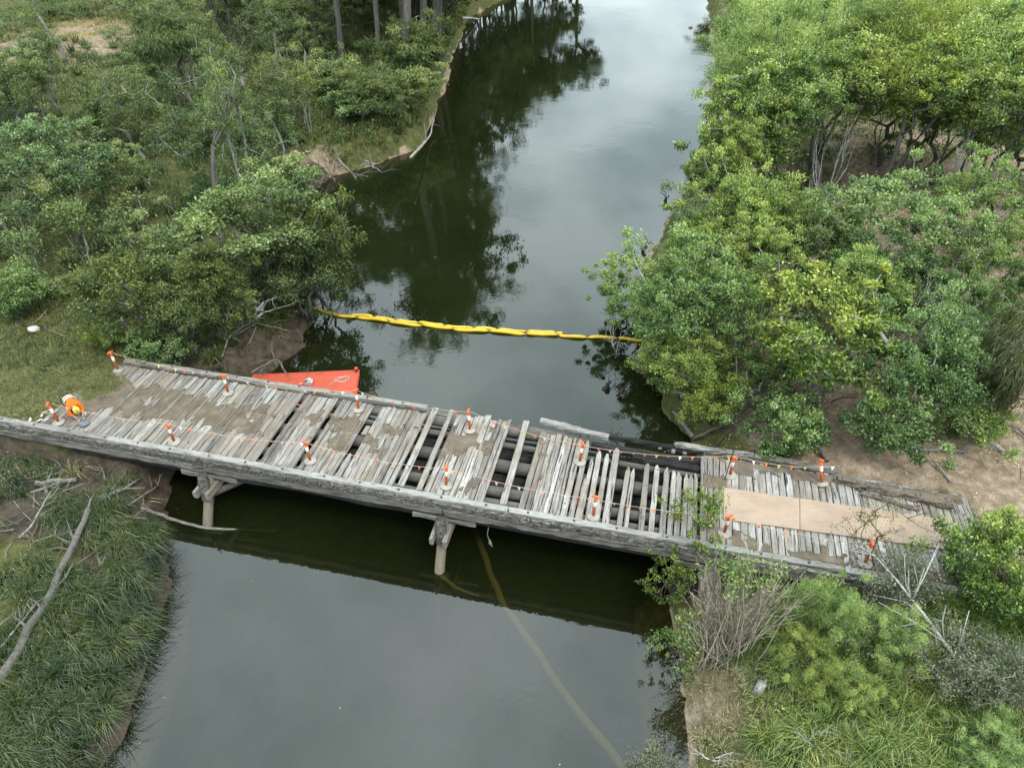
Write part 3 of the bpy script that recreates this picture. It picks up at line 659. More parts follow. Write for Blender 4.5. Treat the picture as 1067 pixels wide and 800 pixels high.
# local +x is where the worker faces; kneeling on the left knee, trunk bent forward
def worker():
    T = person
    nodes = [((-.03, 0, .96), .165, .175), ((.13, 0, 1.0), .15, .165), ((.35, 0, .95), .16, .19), ((.50, 0, .88), .13, .17), ((.58, 0, .83), .065), ((.65, 0, .79), .07),
             ((.0, .11, .88), .115), ((.05, .14, .49), .082), ((-.03, .14, .10), .055), ((.0, .145, .06), .045), ((.15, .16, .04), .045),
             ((.0, -.11, .88), .115), ((.07, -.14, .49), .082), ((-.01, -.14, .10), .055), ((.02, -.145, .06), .045), ((.17, -.16, .04), .045),
             ((.47, .21, .86), .078), ((.56, .27, .57), .054), ((.72, .16, .36), .038), ((.77, .13, .31), .032),
             ((.47, -.21, .86), .078), ((.56, -.27, .57), .054), ((.72, -.15, .36), .038), ((.77, -.12, .31), .032)]
    ed = [(0, 1), (1, 2), (2, 3), (3, 4), (4, 5), (0, 6), (6, 7), (7, 8), (8, 9), (9, 10), (0, 11), (11, 12), (12, 13), (13, 14), (14, 15), (3, 16), (16, 17), (17, 18), (18, 19), (3, 20), (20, 21), (21, 22), (22, 23)]
    skin_body('body', nodes, ed, M['skin'], T)
    sh = [(nodes[i][0], *[r + .045 for r in nodes[i][1:]]) for i in (0, 1, 2, 3)] + [((.55, 0, .85), .09)] + [(nodes[16][0], .125), (nodes[17][0], .082)] + [((.67, .19, .43), .06)] + [(nodes[20][0], .125), (nodes[21][0], .082)] + [((.67, -.18, .43), .06)]
    shirt = skin_body('shirt', sh, [(0, 1), (1, 2), (2, 3), (3, 4), (3, 5), (5, 6), (6, 7), (3, 8), (8, 9), (9, 10)], M['hivis'], T)
    tr = [((-.05, 0, .95), .18, .19)] + [(nodes[i][0], nodes[i][1] + .022) for i in (6, 7)] + [((-.02, .14, .14), .078)] + [(nodes[i][0], nodes[i][1] + .022) for i in (11, 12)] + [((.0, -.14, .14), .078)]
    skin_body('trousers', tr, [(0, 1), (1, 2), (2, 3), (0, 4), (4, 5), (5, 6)], M['navy'], T)
    for y, x0 in ((.145, -.02), (-.145, .0)):
        pts = [((x0, y, .15), .065), ((x0, y, .07), .062), ((x0 + .10, y * 1.06, .05), .055), ((x0 + .19, y * 1.1, .045), .05)]
        skin_body('boot', pts, [(0, 1), (1, 2), (2, 3)], M['boots'], T)
    # reflective stripes wrap the trunk
    for (c, r) in (((.07, 0, .985), .212), ((.24, 0, .975), .222)):
        mb = MB(); ax = np.array([.99, 0, -.08]); u = np.array([0, 1., 0]); w = np.cross(ax, u); n = 22; V = []
        for k in range(n):
            an = 2 * math.pi * k / n; rad = u * math.cos(an) * r * 1.13 + w * math.sin(an) * r
            for q in (-.028, .028):
                V.append(np.array(c) + rad + ax * q); V.append(np.array(c) + rad * .93 + ax * q)
        F = []
        for k in range(n):
            a, b = k * 4, ((k + 1) % n) * 4; F += [(a, a + 2, b + 2, b), (a + 1, b + 1, b + 3, a + 3), (a, b, b + 1, a + 1), (a + 2, a + 3, b + 3, b + 2)]
        mb.add(V, F); mb.build('reflective_stripe', M['white_band'], shirt, True)
    # head: skull, jaw, nose, ears, hair, eyes
    hc = np.array([.735, 0, .745]); fwd = np.array([.40, 0, -.9165]); upv = np.array([.9165, 0, .40])
    mb = MB(); V = []; n, m_ = 16, 12
    for i in range(m_ + 1):
        ph = math.pi * i / m_
        for k in range(n):
            an = 2 * math.pi * k / n; x = math.sin(ph) * math.cos(an); y = math.sin(ph) * math.sin(an); z = math.cos(ph)
            jaw = 1 - .28 * max(0, -z) * (1 - .3 * x)
            r = np.array([.098 * x * jaw + (.012 if z < -.3 and x > .3 else 0), .076 * y * jaw, .118 * z])
            if abs(y) < .22 and x > .8 and -.35 < z < .1: r[0] += .022
            V.append(hc + fwd * r[0] + np.array([0, 1, 0]) * r[1] + upv * r[2])
    mb.add(V, [(i*n + k, i*n + (k+1) % n, (i+1)*n + (k+1) % n, (i+1)*n + k) for i in range(m_) for k in range(n)])
    hdm = mb.build('head', M['skin'], T, True)
    for sy in (-1, 1):
        mb = MB(); mb.ring_tube([hc + np.array([0, sy * .074, 0]) - upv * .03, hc + np.array([0, sy * .09, 0]), hc + np.array([0, sy * .076, 0]) + upv * .03], (.012, .02, .012), 8); mb.build('ear', M['skin'], hdm, True)
        mb = MB(); e = hc + fwd * .088 + np.array([0, sy * .032, 0]); mb.ring_tube([e - fwd * .006, e + fwd * .006], (.012, .008), 8); mb.build('eye', M['navy'], hdm, True)
    mb = MB(); e = hc + fwd * .088 - upv * .06; mb.ring_tube([e + np.array([0, -.025, 0]), e, e + np.array([0, .025, 0])], (.004, .008, .004), 6); mb.build('mouth', M['flag_white'], hdm, True)
    mb = MB(); V = []
    for i in range(6):
        ph = .5 * math.pi * (.3 + .9 * i / 5)
        for k in range(n): an = 2 * math.pi * k / n; V.append(hc - fwd * .012 + fwd * .104 * math.sin(ph) * math.cos(an) + np.array([0, 1, 0]) * .083 * math.sin(ph) * math.sin(an) + upv * .122 * math.cos(ph))
    mb.add(V, [(i*n + k, i*n + (k+1) % n, (i+1)*n + (k+1) % n, (i+1)*n + k) for i in range(5) for k in range(n)]); mb.build('hair', M['hair'], hdm, True)
    # helmet: shell with rim and peak
    mb = MB(); V = []; prof = [(0.0, .155), (.06, .15), (.10, .125), (.128, .075), (.138, .03), (.155, .022), (.155, .010), (.13, .012)]
    for (r, z) in prof:
        for k in range(n):
            an = 2 * math.pi * k / n; pk = 1 + (.28 * max(0, math.cos(an)) ** 2 if z < .025 else 0)
            V.append(hc + upv * (z + .022) + fwd * r * 1.08 * pk * math.cos(an) + np.array([0, 1, 0]) * r * .92 * math.sin(an))
    mb.add(V, [(i*n + k, i*n + (k+1) % n, (i+1)*n + (k+1) % n, (i+1)*n + k) for i in range(len(prof) - 1) for k in range(n)]); mb.build('helmet', M['hat'], T, True)
    # hands with five fingers closed on the cloth
    for sy in (-1, 1):
        b = np.array([.79, sy * .12, .295]); f = np.array([.75, -sy * .1, -.65]); side = np.array([.1, sy * 1., 0.])
        pts = [(tuple(b), .028), (tuple(b + f * .05), .038)]; e = [(0, 1)]
        for q, ln in zip((-.03, -.01, .012, .032), (.075, .085, .08, .06)):
            i = len(pts); kb = b + f * .09 + side * q; pts += [(tuple(kb), .0105), (tuple(kb + f * ln * .5 + np.array([0, 0, -.01])), .0095), (tuple(kb + f * ln * .6 + np.array([-.02, 0, -.035])), .008)]; e += [(1, i), (i, i + 1), (i + 1, i + 2)]
        i = len(pts); kb = b + f * .03 - side * .04; pts += [(tuple(kb), .012), (tuple(kb + f * .04 - side * .015), .010), (tuple(kb + f * .07 - side * .004), .009)]; e += [(0, i), (i, i + 1), (i + 1, i + 2)]
        skin_body('hand', pts, e, M['skin'], T)
worker()
# the grey sack the worker holds
mb = MB(); rg = np.random.default_rng(2); V = []; n = 12; prof = [(.13, .0), (.20, .02), (.21, .07), (.17, .13), (.11, .19), (.055, .23), (.08, .27)]
for (r, z) in prof:
    for k in range(n): an = 2 * math.pi * k / n; V.append([r * 1.15 * math.cos(an) * rg.uniform(.85, 1.15), r * math.sin(an) * rg.uniform(.85, 1.15), z + rg.normal() * .012])
mb.add(V, [(i*n + k, i*n + (k+1) % n, (i+1)*n + (k+1) % n, (i+1)*n + k) for i in range(len(prof) - 1) for k in range(n)] + [tuple(range(n - 1, -1, -1)), tuple((len(prof) - 1)*n + k for k in range(n))])
o = mb.build('sack', M['grey_cloth'], None, True); _d = hd / np.linalg.norm(hd); o.location = wp + np.array([_d[0], _d[1], 0]) * .96 + np.array([0, 0, .0]); tag(o, 'grey cloth sack held by the worker on the deck', 'sack')

# ------------------------------------------------------------------ on the water: barge, boom, sunken log, snags
def barge():
    p = at(262, 391, .5); q = at(374, 386, .5); d = (q - p)[:2]; rz = math.atan2(d[1], d[0]); L = 7.2; Wd = 3.0
    t = thing('work_barge', 'flat orange red steel barge floating beside the far kerb of the bridge', 'barge', (q[0], q[1], 0), rz)
    mb = MB(); prof = [(-L, .5), (-L + .0, .22), (-L + .7, -.3), (-.5, -.3), (0, .15), (0, .5)]
    V = [(x, -Wd, z) for x, z in prof] + [(x, 0, z) for x, z in prof]; n = len(prof)
    F = [tuple(range(n)), tuple(range(2 * n - 1, n - 1, -1))] + [(i, n + i, n + (i + 1) % n, (i + 1) % n) for i in range(n)]
    mb.add(V, F); mb.build('hull', M['barge'], t)
    mb = MB()
    for a, b in (((0, 0), (-L, 0)), ((0, 0), (0, -Wd)), ((0, -Wd), (-L, -Wd)), ((-L, 0), (-L, -Wd))): mb.timber((*a, .51), (*b, .51), .07, .06, ch=.3, seg=1)
    mb.build('rim', M['barge'], t)
    mb = MB()
    for x in (-1.8, -3.6, -5.4): mb.timber((x, -.06, .502), (x, -Wd + .06, .502), .035, .014, ch=.3, seg=1)
    mb.timber((-L + .06, -1.55, .502), (-.06, -1.55, .502), .035, .014, ch=.3, seg=1); mb.build('weld_seams', M['barge'], t)
    mb = MB(); mb.lathe([(.07, .5), (.07, .68), (.11, .7), (.11, .76), (.05, .8)], (-.12, -.1, 0), 14); mb.build('mooring_post', M['barge'], t, True)
    mb = MB(); mb.box((-2.6, -1.0, .62), (.42, .34, .2), ch=.25); mb.lathe([(.10, .7), (.10, .82), (.06, .86)], (-2.55, -.98, 0), 12); mb.ring_tube([(-2.9, -1.1, .6), (-3.05, -1.2, .7), (-3.1, -1.15, .56)], .03, 8)
    mb.build('winch', M['grey_metal'], t)
    mb = MB(); mb.box((-2.72, -1.08, .735), (.1, .14, .05)); mb.build('winch_cover', M['barge_dark'], t)
    rg = np.random.default_rng(6); pts = [(-1.0 + .33 * math.cos(k * .45) * (1 + .2 * math.sin(k * .7)) + k * .006, -.75 + .22 * math.sin(k * .45 + .3) * (1 + .25 * math.cos(k)), .525) for k in range(46)] + [(-1.3, -.95, .525), (-1.5, -1.25, .525)]
    mb = MB(); mb.ring_tube(pts, .009, 5); o = mb.build('mooring_rope', M['flag_white'], t, True)
barge()
def boom():
    px = [(320, 320), (345, 327), (368, 330), (430, 338), (490, 344), (560, 348), (610, 351), (657, 353), (676, 355)]
    P = np.array([at(a, b, .08) for a, b in px]); t = thing('containment_boom', 'yellow floating containment boom stretched across the river behind the bridge', 'boom', tuple(P[0])); rg = np.random.default_rng(12)
    d = np.concatenate([[0], np.cumsum(np.linalg.norm(np.diff(P, axis=0), axis=1))]); 
    def pos(u): return np.array([np.interp(u, d, P[:, i]) for i in range(3)]) - P[0]
    def strand(u0, u1, off, ln):
        u = u0
        while u < u1:
            e = min(u + ln * rg.uniform(.85, 1.15), u1); k = 9; pts = []; rad = []
            for i, f in enumerate(np.linspace(0, 1, k)):
                q = pos(u + (e - u) * f); o_ = off + .05 * math.sin(u * 1.7 + f * 3)
                pts.append(q + [.05 * o_, o_, .03 * math.sin(f * 6 + u)]); rad.append(.105 * (1 if 0 < i < k - 1 else .35) * rg.uniform(.93, 1.05))
            mb = MB(); mb.ring_tube(pts, rad, 10, .5); mb.build('float', M['boom'], t, True); u = e + .03
    strand(0, d[-1], 0., 2.0); strand(3.2, d[-1] - 5.2, .24, 1.7)
    mb = MB(); mb.ring_tube([pos(u) + [0, .12, .02] for u in np.arange(0, d[-1], .5)], .018, 5); mb.build('tension_cable', M['barge_dark'], t)
boom()
def branch(name, pts, r0, r1, label, cat, mat='driftwood', twigs=0, seed=0, tl=.8, n=8):
    rg = np.random.default_rng(seed); P = np.array(pts, float); u = np.linspace(0, 1, len(P)); m_ = max(8, 3 * len(P)); f = np.linspace(0, 1, m_)
    Q = np.stack([np.interp(f, u, P[:, i]) for i in range(3)], -1)
    Q[1:-1] = (Q[:-2] + 2 * Q[1:-1] + Q[2:]) / 4; Q += rg.normal(size=Q.shape) * r0 * .25
    O = Q[0].copy(); mb = MB(); mb.ring_tube(Q - O, np.linspace(r0, r1, m_), n, .5, rg, .06)
    for k in range(twigs):
        i = rg.integers(m_ // 4, m_); d = (Q[min(i + 1, m_ - 1)] - Q[max(i - 1, 0)]); d /= np.linalg.norm(d) + 1e-9; d = d + rg.normal(size=3) * .7; d[2] = abs(d[2]) * .8; d /= np.linalg.norm(d)
        a = Q[i] - O; L = tl * rg.uniform(.5, 1.3); b = a + d * L * .5 + rg.normal(size=3) * .05; c = b + (d + rg.normal(size=3) * .35) * L * .5; rt = max(.010, np.interp(i, [0, m_], [r0, r1]) * .45)
        mb.ring_tube([a, b, c], (rt, rt * .7, rt * .3), 5, .6)
        if L > .4:
            d2 = d + rg.normal(size=3) * .6; mb.ring_tube([b, b + d2 * L * .35], (rt * .6, rt * .2), 4, .6)
    o = mb.build(name, M[mat], None, True); o.location = O; return tag(o, label, cat)
lg = [at(*p, z) for p, z in (((478, 520), -.5), ((500, 562), -.24), ((515, 610), -.19), ((550, 668), -.19), ((600, 738), -.20), ((652, 803), -.21))]
branch('sunken_log', lg, .13, .17, 'long pale sunken log lying just under the water below the bridge', 'log', 'log_pale', 0, 1)
branch('sunken_branch', [at(*p, z) for p, z in (((459, 600), -.20), ((475, 612), -.26), ((500, 622), -.45))], .10, .05, 'short sunken branch in the water at the foot of the middle pier', 'branch', 'log_pale', 0, 2)
branch('drift_branch', [at(*p, z) for p, z in (((146, 528), 1.0), ((172, 538), .45), ((195, 546), .15), ((218, 551), .05), ((290, 553), -.15))], .085, .05, 'bent grey branch reaching from the bank to the foot of the left pier', 'branch', 'driftwood', 0, 3)
for (a, b), lab, sd_ in (((670, 262), 'dark forked snag standing in the water, larger one upstream of the boom', 1), ((693, 210), 'small dark snag in the water, farthest one near the right bank trees', 2), ((630, 405), 'small black stub in the water nearest the middle of the river, below the boom', 3), ((644, 412), 'pointed dark snag with a sunken twig beside the stub below the boom', 4)):
    p = at(a, b, 0.); k = (1.5, 1.2, 1.1, 1.2)[sd_ - 1]
    branch('snag', [p + [0, 0, -.2], p + [.08 * k, 0, .25 * k], p + [.22 * k, .1, .34 * k]], .15 * k, .06, lab, 'snag', 'snag', 2, sd_, .5 * k)

# ------------------------------------------------------------------ vegetation builders
def unit(v): return v / (np.linalg.norm(v, axis=-1, keepdims=True) + 1e-9)
def leaf_quads(cen, out, ln, wd, rg, droop=0., fold=.25, upbias=.55):
    """one folded diamond per leaf; out = direction away from the clump's middle"""
    n = len(cen); r = rg.normal(size=(n, 3)); d = unit(out * .8 + r * .8 + np.array([0, 0, .15 - droop]))
    nrm = unit(rg.normal(size=(n, 3)) * .7 + out * .35 + np.array([0, 0, upbias])); nrm = unit(nrm - d * (nrm * d).sum(1, keepdims=True)); sd = np.cross(d, nrm)
    L = (ln * rg.uniform(.65, 1.3, n))[:, None]; Wd = (wd * rg.uniform(.7, 1.25, n))[:, None]
    b = cen - d * L * .5; t = cen + d * L * .5 - np.array([0, 0, 1.]) * L * droop * .4; m = cen + nrm * Wd * fold
    return np.stack([b, m + sd * Wd * .5 - nrm * Wd * fold * 2, t, m - sd * Wd * .5 - nrm * Wd * fold * 2], 1)
def make_tree(seed, H, R, base=.3, clumps=90, leaves=130, ll=.16, lw=.08, cr=.45, tr=.12, stems=1, lean=0., droop=0., leaf='leaf_green', bark='bark', flat=1., gap=.35, spread=.35, tip_light=.35, dead=0, upb=.38):
    rg = np.random.default_rng(seed); c = np.array([lean, 0, H * (base + (1 - base) * .5)]); rad = np.array([R, R, H * (1 - base) * .5 * flat])
    lobes = unit(rg.normal(size=(9, 3))); la = rg.uniform(-.5, .35, 9)
    A = []
    while len(A) < clumps:
        u = unit(rg.normal(size=3)); 
        if u[2] < -.35 and rg.random() < .7: continue
        f = 1 + (la * np.maximum(0, lobes @ u) ** 4).sum() * 1.3
        q_ = rg.uniform(gap, 1.) ** .55 * (1 - cr / max(R, .1) * .5)
        if rg.random() < .16 and u[2] > -.2: q_ = rg.uniform(1.0, 1.28)
        A.append(c + u * rad * f * q_)
    A = np.array(A)
    nodes, par = [], []
    def addn(p, q): nodes.append(np.array(p, float)); par.append(q); return len(nodes) - 1
    tips = []
    for k in range(stems):
        an = 6.28 * k / stems + rg.random(); b0 = np.array([math.cos(an), math.sin(an), 0]) * (0 if stems == 1 else tr * 1.6)
        top = np.array([lean * .8, 0, H * (base + (1 - base) * (.55 if stems == 1 else .35))]) + np.array([math.cos(an), math.sin(an), 0]) * (R * spread if stems > 1 else R * .08)
        q = addn(b0 + [0, 0, -.3], -1); n = 7
        for i in range(1, n + 1):
            f = i / n; p = b0 * (1 - f) + top * f + rg.normal(size=3) * R * (.05 if stems > 1 else .022) * np.array([1, 1, .2]); p[:2] += (b0[:2] * 0 + (top[:2] - b0[:2]) * (f * f - f) * .5)
            q = addn(p, q)
            if p[2] > H * base * .75 or i == n: tips.append(q)
    ok = set(tips); order = np.argsort(np.linalg.norm(A - np.array([lean * .7, 0, H * (base + .12)]), axis=1))
    leafn = []
    for i in order:
        a = A[i]; cand = np.array([j for j in range(len(nodes)) if j in ok]); P = np.array([nodes[j] for j in cand])
        dv = a - P; dist = np.linalg.norm(dv, axis=1) + np.maximum(0, P[:, 2] - a[2]) * 1.2
        j = cand[int(np.argmin(dist))]; p = nodes[j]; L = np.linalg.norm(a - p); m_ = max(1, int(L / (R * .28))); q = j
        for k in range(1, m_ + 1):
            f = k / m_; pt = p * (1 - f) + a * f + (rg.normal(size=3) * L * .07 if k < m_ else 0); pt[2] -= L * .10 * math.sin(math.pi * f) * (1 if droop <= 0 else -1)
            q = addn(pt, q); ok.add(q)
        leafn.append(q)
    cnt = np.zeros(len(nodes)); 
    for q in leafn: 
        while q >= 0: cnt[q] += 1; q = par[q]
    tot = max(1, max(cnt)); rmin = max(.011, tr * .075)
    rads = np.maximum(rmin, tr * (np.maximum(cnt, .6) / tot) ** .5)
    tb = MB(); ch = {}
    for i, p in enumerate(par): ch.setdefault(p, []).append(i)
    def walk(i0, prev):
        chain = [prev] if prev is not None else []; i = i0
        while True:
            chain.append(i); k = ch.get(i, [])
            if not k: break
            k = sorted(k, key=lambda q: -cnt[q])
            for o in k[1:]: walk(o, i)
            i = k[0]
        if len(chain) > 1:
            pts = [nodes[q] for q in chain]; rr_ = [rads[q] for q in chain]
            if prev is not None: rr_[0] = min(rads[prev], rr_[1] * 1.25)
            if par[i0] == -1: rr_[0] *= 1.35
            rr_[-1] *= .5
            tb.ring_tube(pts, rr_, 7 if rr_[0] > .05 else 4, .5, rg, .05, True)
            if dead:
                e = nodes[chain[-1]]; d = unit(e - nodes[chain[-2]])
                for _ in range(dead):
                    dd = unit(d + rg.normal(size=3) * .55 + [0, 0, .45]); l_ = R * .26 * rg.uniform(.5, 1.5); m1 = e + dd * l_ * .5 + rg.normal(size=3) * l_ * .08
                    tb.ring_tube([e, m1, m1 + unit(dd + rg.normal(size=3) * .5) * l_ * .5], (rmin * .8, rmin * .6, rmin * .3), 4, .6)
    for r0 in ch.get(-1, []): walk(r0, None)
    tm = tb.mesh('trunk', M[bark], True)
    if leaves == 0: return tm, None
    n = leaves * clumps; ci = np.repeat(np.arange(clumps), leaves); k = rg.normal(size=(n, 3)); k = unit(k) * (rg.random(n) ** .5 * np.where(rg.random(n) < .12, 1.6, 1.))[:, None]
    crs = cr * rg.uniform(.6, 1.3, clumps)[ci][:, None]; ani = rg.uniform(.45, 1.5, (clumps, 3)) * np.array([1, 1, .68]); off = k * crs * ani[ci] + np.array([0, 0, -droop]) * crs * (rg.random(n) ** 1.5)[:, None]
    cen = A[ci] + off; out = unit(off * .6 + unit(A[ci] - c) * crs)
    V = leaf_quads(cen, out, ll, lw, rg, droop, upbias=upb)
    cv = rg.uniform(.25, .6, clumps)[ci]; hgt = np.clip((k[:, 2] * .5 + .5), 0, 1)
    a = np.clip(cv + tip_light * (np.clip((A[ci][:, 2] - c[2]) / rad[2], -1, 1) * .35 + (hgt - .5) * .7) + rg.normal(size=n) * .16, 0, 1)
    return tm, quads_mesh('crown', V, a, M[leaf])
def make_dead(seed, H, spread, r0, stems=1, fork=.45, levels=4):
    rg = np.random.default_rng(seed); mb = MB()
    def grow(p, d, L, r, lev):
        n = 5; pts = [p]; q = p.copy(); dd = d.copy()
        for i in range(n): dd = unit(dd + rg.normal(size=3) * .10 + [0, 0, .05]); q = q + dd * L / n; pts.append(q)
        mb.ring_tube(pts, np.linspace(r, r * .62, n + 1), 8 if lev == 0 else 5, float(rg.random()), rg, .06)
        if lev >= levels: return
        k = 2 if rg.random() < .55 else 3
        for j in range(k):
            nd = unit(dd + unit(rg.normal(size=3) * [1, 1, .45]) * spread * rg.uniform(.6, 1.25)); grow(pts[-1], nd, L * rg.uniform(.5, .78) * (fork if lev == 0 else 1), r * .62 * rg.uniform(.5, .85), lev + 1)
        if lev > 0 or stems > 1:
            for j in range(2):
                m_ = pts[rg.integers(2, n)]; nd = unit(dd + unit(rg.normal(size=3)) * .9); mb.ring_tube([m_, m_ + nd * L * .16, m_ + nd * L * .3 + [0, 0, .05]], (r * .35, r * .25, r * .1), 4, .6)
    for k in range(stems):
        an = 6.28 * k / stems + rg.random(); d = unit(np.array([math.cos(an) * (.0 if stems == 1 else .55), math.sin(an) * (.0 if stems == 1 else .55), 1.]) + rg.normal(size=3) * .06)
        grow(np.array([math.cos(an), math.sin(an), 0]) * (0 if stems == 1 else r0) - [0, 0, .2], d, H * (.55 if stems == 1 else .36), r0, 0 if stems == 1 else 1)
    return mb.mesh('trunk', M['driftwood' if stems == 1 else 'white_wood'], True), None
PROTO = {}
def proto(key, variants, **kw):
    PROTO[key] = [(make_tree(hash_(key) + 17 * v, **kw), kw['H'], kw['R']) for v in range(variants)]
def hash_(s): return sum((i + 1) * ord(ch) for i, ch in enumerate(s))
proto('broad', 4, H=7., R=3.1, base=.12, clumps=150, leaves=190, ll=.145, lw=.07, cr=.40, tr=.12, stems=4, leaf='leaf_green', bark='bark_pale', tip_light=.5)
proto('broad_light', 3, H=7., R=3.1, base=.12, clumps=140, leaves=190, ll=.145, lw=.07, cr=.41, tr=.12, stems=4, leaf='leaf_light', bark='bark_pale', gap=.3, tip_light=.55)
proto('broad_dark', 3, H=6.5, R=3.2, base=.1, clumps=150, leaves=220, ll=.145, lw=.07, cr=.45, tr=.11, stems=5, leaf='leaf_dark', bark='bark_pale', tip_light=.5)
proto('lime', 2, H=6., R=2.6, base=.14, clumps=95, leaves=220, ll=.15, lw=.075, cr=.38, tr=.10, stems=4, leaf='leaf_lime', bark='bark_pale', gap=.4, tip_light=.6)
proto('lime_bush', 1, H=4.4, R=2.6, base=.0, clumps=130, leaves=230, ll=.14, lw=.07, cr=.5, tr=.08, stems=5, leaf='leaf_lime', bark='bark_pale', gap=.4, tip_light=.9)
proto('broad_tall', 3, H=11., R=3.8, base=.42, clumps=130, leaves=190, ll=.19, lw=.085, cr=.55, tr=.16, stems=3, leaf='leaf_green', bark='bark', tip_light=.5, spread=.6)
proto('wispy', 4, H=11., R=2.3, base=.2, clumps=60, leaves=110, ll=.24, lw=.05, cr=.6, tr=.10, stems=2, leaf='leaf_left', bark='bark_pale', gap=.15, droop=.3, tip_light=.5)
proto('far', 5, H=12., R=5.2, base=.2, clumps=190, leaves=150, ll=.24, lw=.09, cr=.95, tr=.16, stems=4, leaf='leaf_far', bark='bark', tip_light=.5)
proto('feather', 4, H=12., R=5.2, base=.15, clumps=210, leaves=180, ll=.40, lw=.045, cr=1.05, tr=.15, stems=3, leaf='leaf_feather', bark='bark', droop=.05, tip_light=.5)
proto('willow', 2, H=7., R=2.4, base=.2, clumps=85, leaves=190, ll=.32, lw=.035, cr=.55, tr=.11, stems=3, leaf='leaf_olive', bark='bark_pale', droop=1.2)
proto('leftround', 4, H=9., R=3.6, base=.28, clumps=110, leaves=190, ll=.19, lw=.085, cr=.52, tr=.13, stems=3, leaf='leaf_pale', bark='bark', gap=.45, tip_light=.5)
proto('leftdark', 5, H=7., R=3.2, base=.06, clumps=125, leaves=160, ll=.19, lw=.075, cr=.55, tr=.10, stems=5, leaf='leaf_left', bark='bark', tip_light=.5)
proto('she_oak', 3, H=12., R=3.2, base=.25, clumps=120, leaves=150, ll=.5, lw=.04, cr=.9, tr=.16, stems=2, leaf='leaf_left', bark='bark_dark', droop=.5, tip_light=.5)
proto('gum', 4, H=24., R=6., base=.46, clumps=150, leaves=95, ll=.5, lw=.16, cr=1.15, tr=.34, stems=1, leaf='leaf_left', bark='bark', droop=.5, gap=.3)
proto('slim', 3, H=11., R=1.7, base=.2, clumps=50, leaves=90, ll=.20, lw=.06, cr=.6, tr=.10, stems=1, leaf='leaf_pale', bark='bark_pale', gap=.2)
proto('sapling', 3, H=6., R=1.1, base=.15, clumps=26, leaves=70, ll=.20, lw=.06, cr=.5, tr=.05, stems=2, leaf='leaf_pale', bark='bark_pale', gap=.2)
PROTO['dead'] = [(make_dead(400 + k, 11., .42, .16), 11., 1.5) for k in range(3)]
PROTO['deadspread'] = [(make_dead(500 + k, 4.5, .6, .085, 3), 4.5, 2.3) for k in range(4)]
proto('bush', 4, H=2.6, R=1.5, base=.0, clumps=80, leaves=170, ll=.13, lw=.06, cr=.34, tr=.04, stems=6, leaf='leaf_dark', bark='bark', tip_light=.5)
proto('bush_bright', 2, H=2.6, R=1.6, base=.0, clumps=80, leaves=160, ll=.16, lw=.045, cr=.42, tr=.04, stems=6, leaf='leaf_green', bark='bark', tip_light=.5)
proto('bamboo', 2, H=5., R=2.8, base=.0, clumps=130, leaves=170, ll=.38, lw=.045, cr=.6, tr=.05, stems=8, leaf='leaf_left', bark='bark', droop=.1, tip_light=.6)
proto('feather_bush', 3, H=3.4, R=2.0, base=.0, clumps=95, leaves=240, ll=.19, lw=.016, cr=.34, tr=.04, stems=7, leaf='leaf_feather', bark='bark', droop=.0, tip_light=.5, gap=.2)
proto('grey_shrub', 3, H=3.2, R=1.6, base=.05, clumps=85, leaves=70, ll=.11, lw=.04, cr=.42, tr=.035, stems=5, leaf='leaf_grey', bark='bark_pale', gap=.25)
proto('sparse_bush', 3, H=2.6, R=1.5, base=.0, clumps=55, leaves=42, ll=.13, lw=.06, cr=.26, tr=.035, stems=6, leaf='leaf_lime', bark='bark', gap=.5)
proto('twig_shrub', 1, H=3.2, R=1.6, base=.3, clumps=60, leaves=16, ll=.09, lw=.035, cr=.3, tr=.03, stems=5, leaf='leaf_olive', bark='bark_dark', gap=.3)
proto('pale_bush', 3, H=2.8, R=1.7, base=.0, clumps=80, leaves=150, ll=.17, lw=.05, cr=.4, tr=.04, stems=6, leaf='leaf_pale', bark='bark', tip_light=.5)
USED = {}; rt = random.Random(21)
def tree(name, key, x, y, sr, sh, label, cat='tree', group=None, lean=(0, 0), v=None, rz=None):
    k = v if v is not None else USED.get(key, 0); USED[key] = k + 1; (tm, cm), H0, R0 = PROTO[key][k % len(PROTO[key])]
    o = thing(name, label, cat, (x, y, ground_z(x, y)), rt.uniform(0, 6.28) if rz is None else rz, group)
    o.rotation_euler[0] = lean[0] + rt.uniform(-.04, .04); o.rotation_euler[1] = lean[1] + rt.uniform(-.04, .04); o.scale = (sr, sr, sh)
    link('trunk', tm, o)
    if cm is not None: link('crown', cm, o)
    return o
def tree_px(name, key, px, py, w, H, label, mid=.58, **kw):
    """crown middle seen at this pixel of the photo, crown w pixels wide, H metres tall"""
    z = 2.5
    for _ in range(4): p = at(px, py, z + H * mid); z = ground_z(p[0], p[1])
    depth = (p - np.array([0, 0, CAM_Z])) @ FW; R = w / 2 * depth / F_PX; _, H0, R0 = PROTO[key][0]
    return tree(name, key, p[0], p[1], R / R0, H / H0, label, **kw)

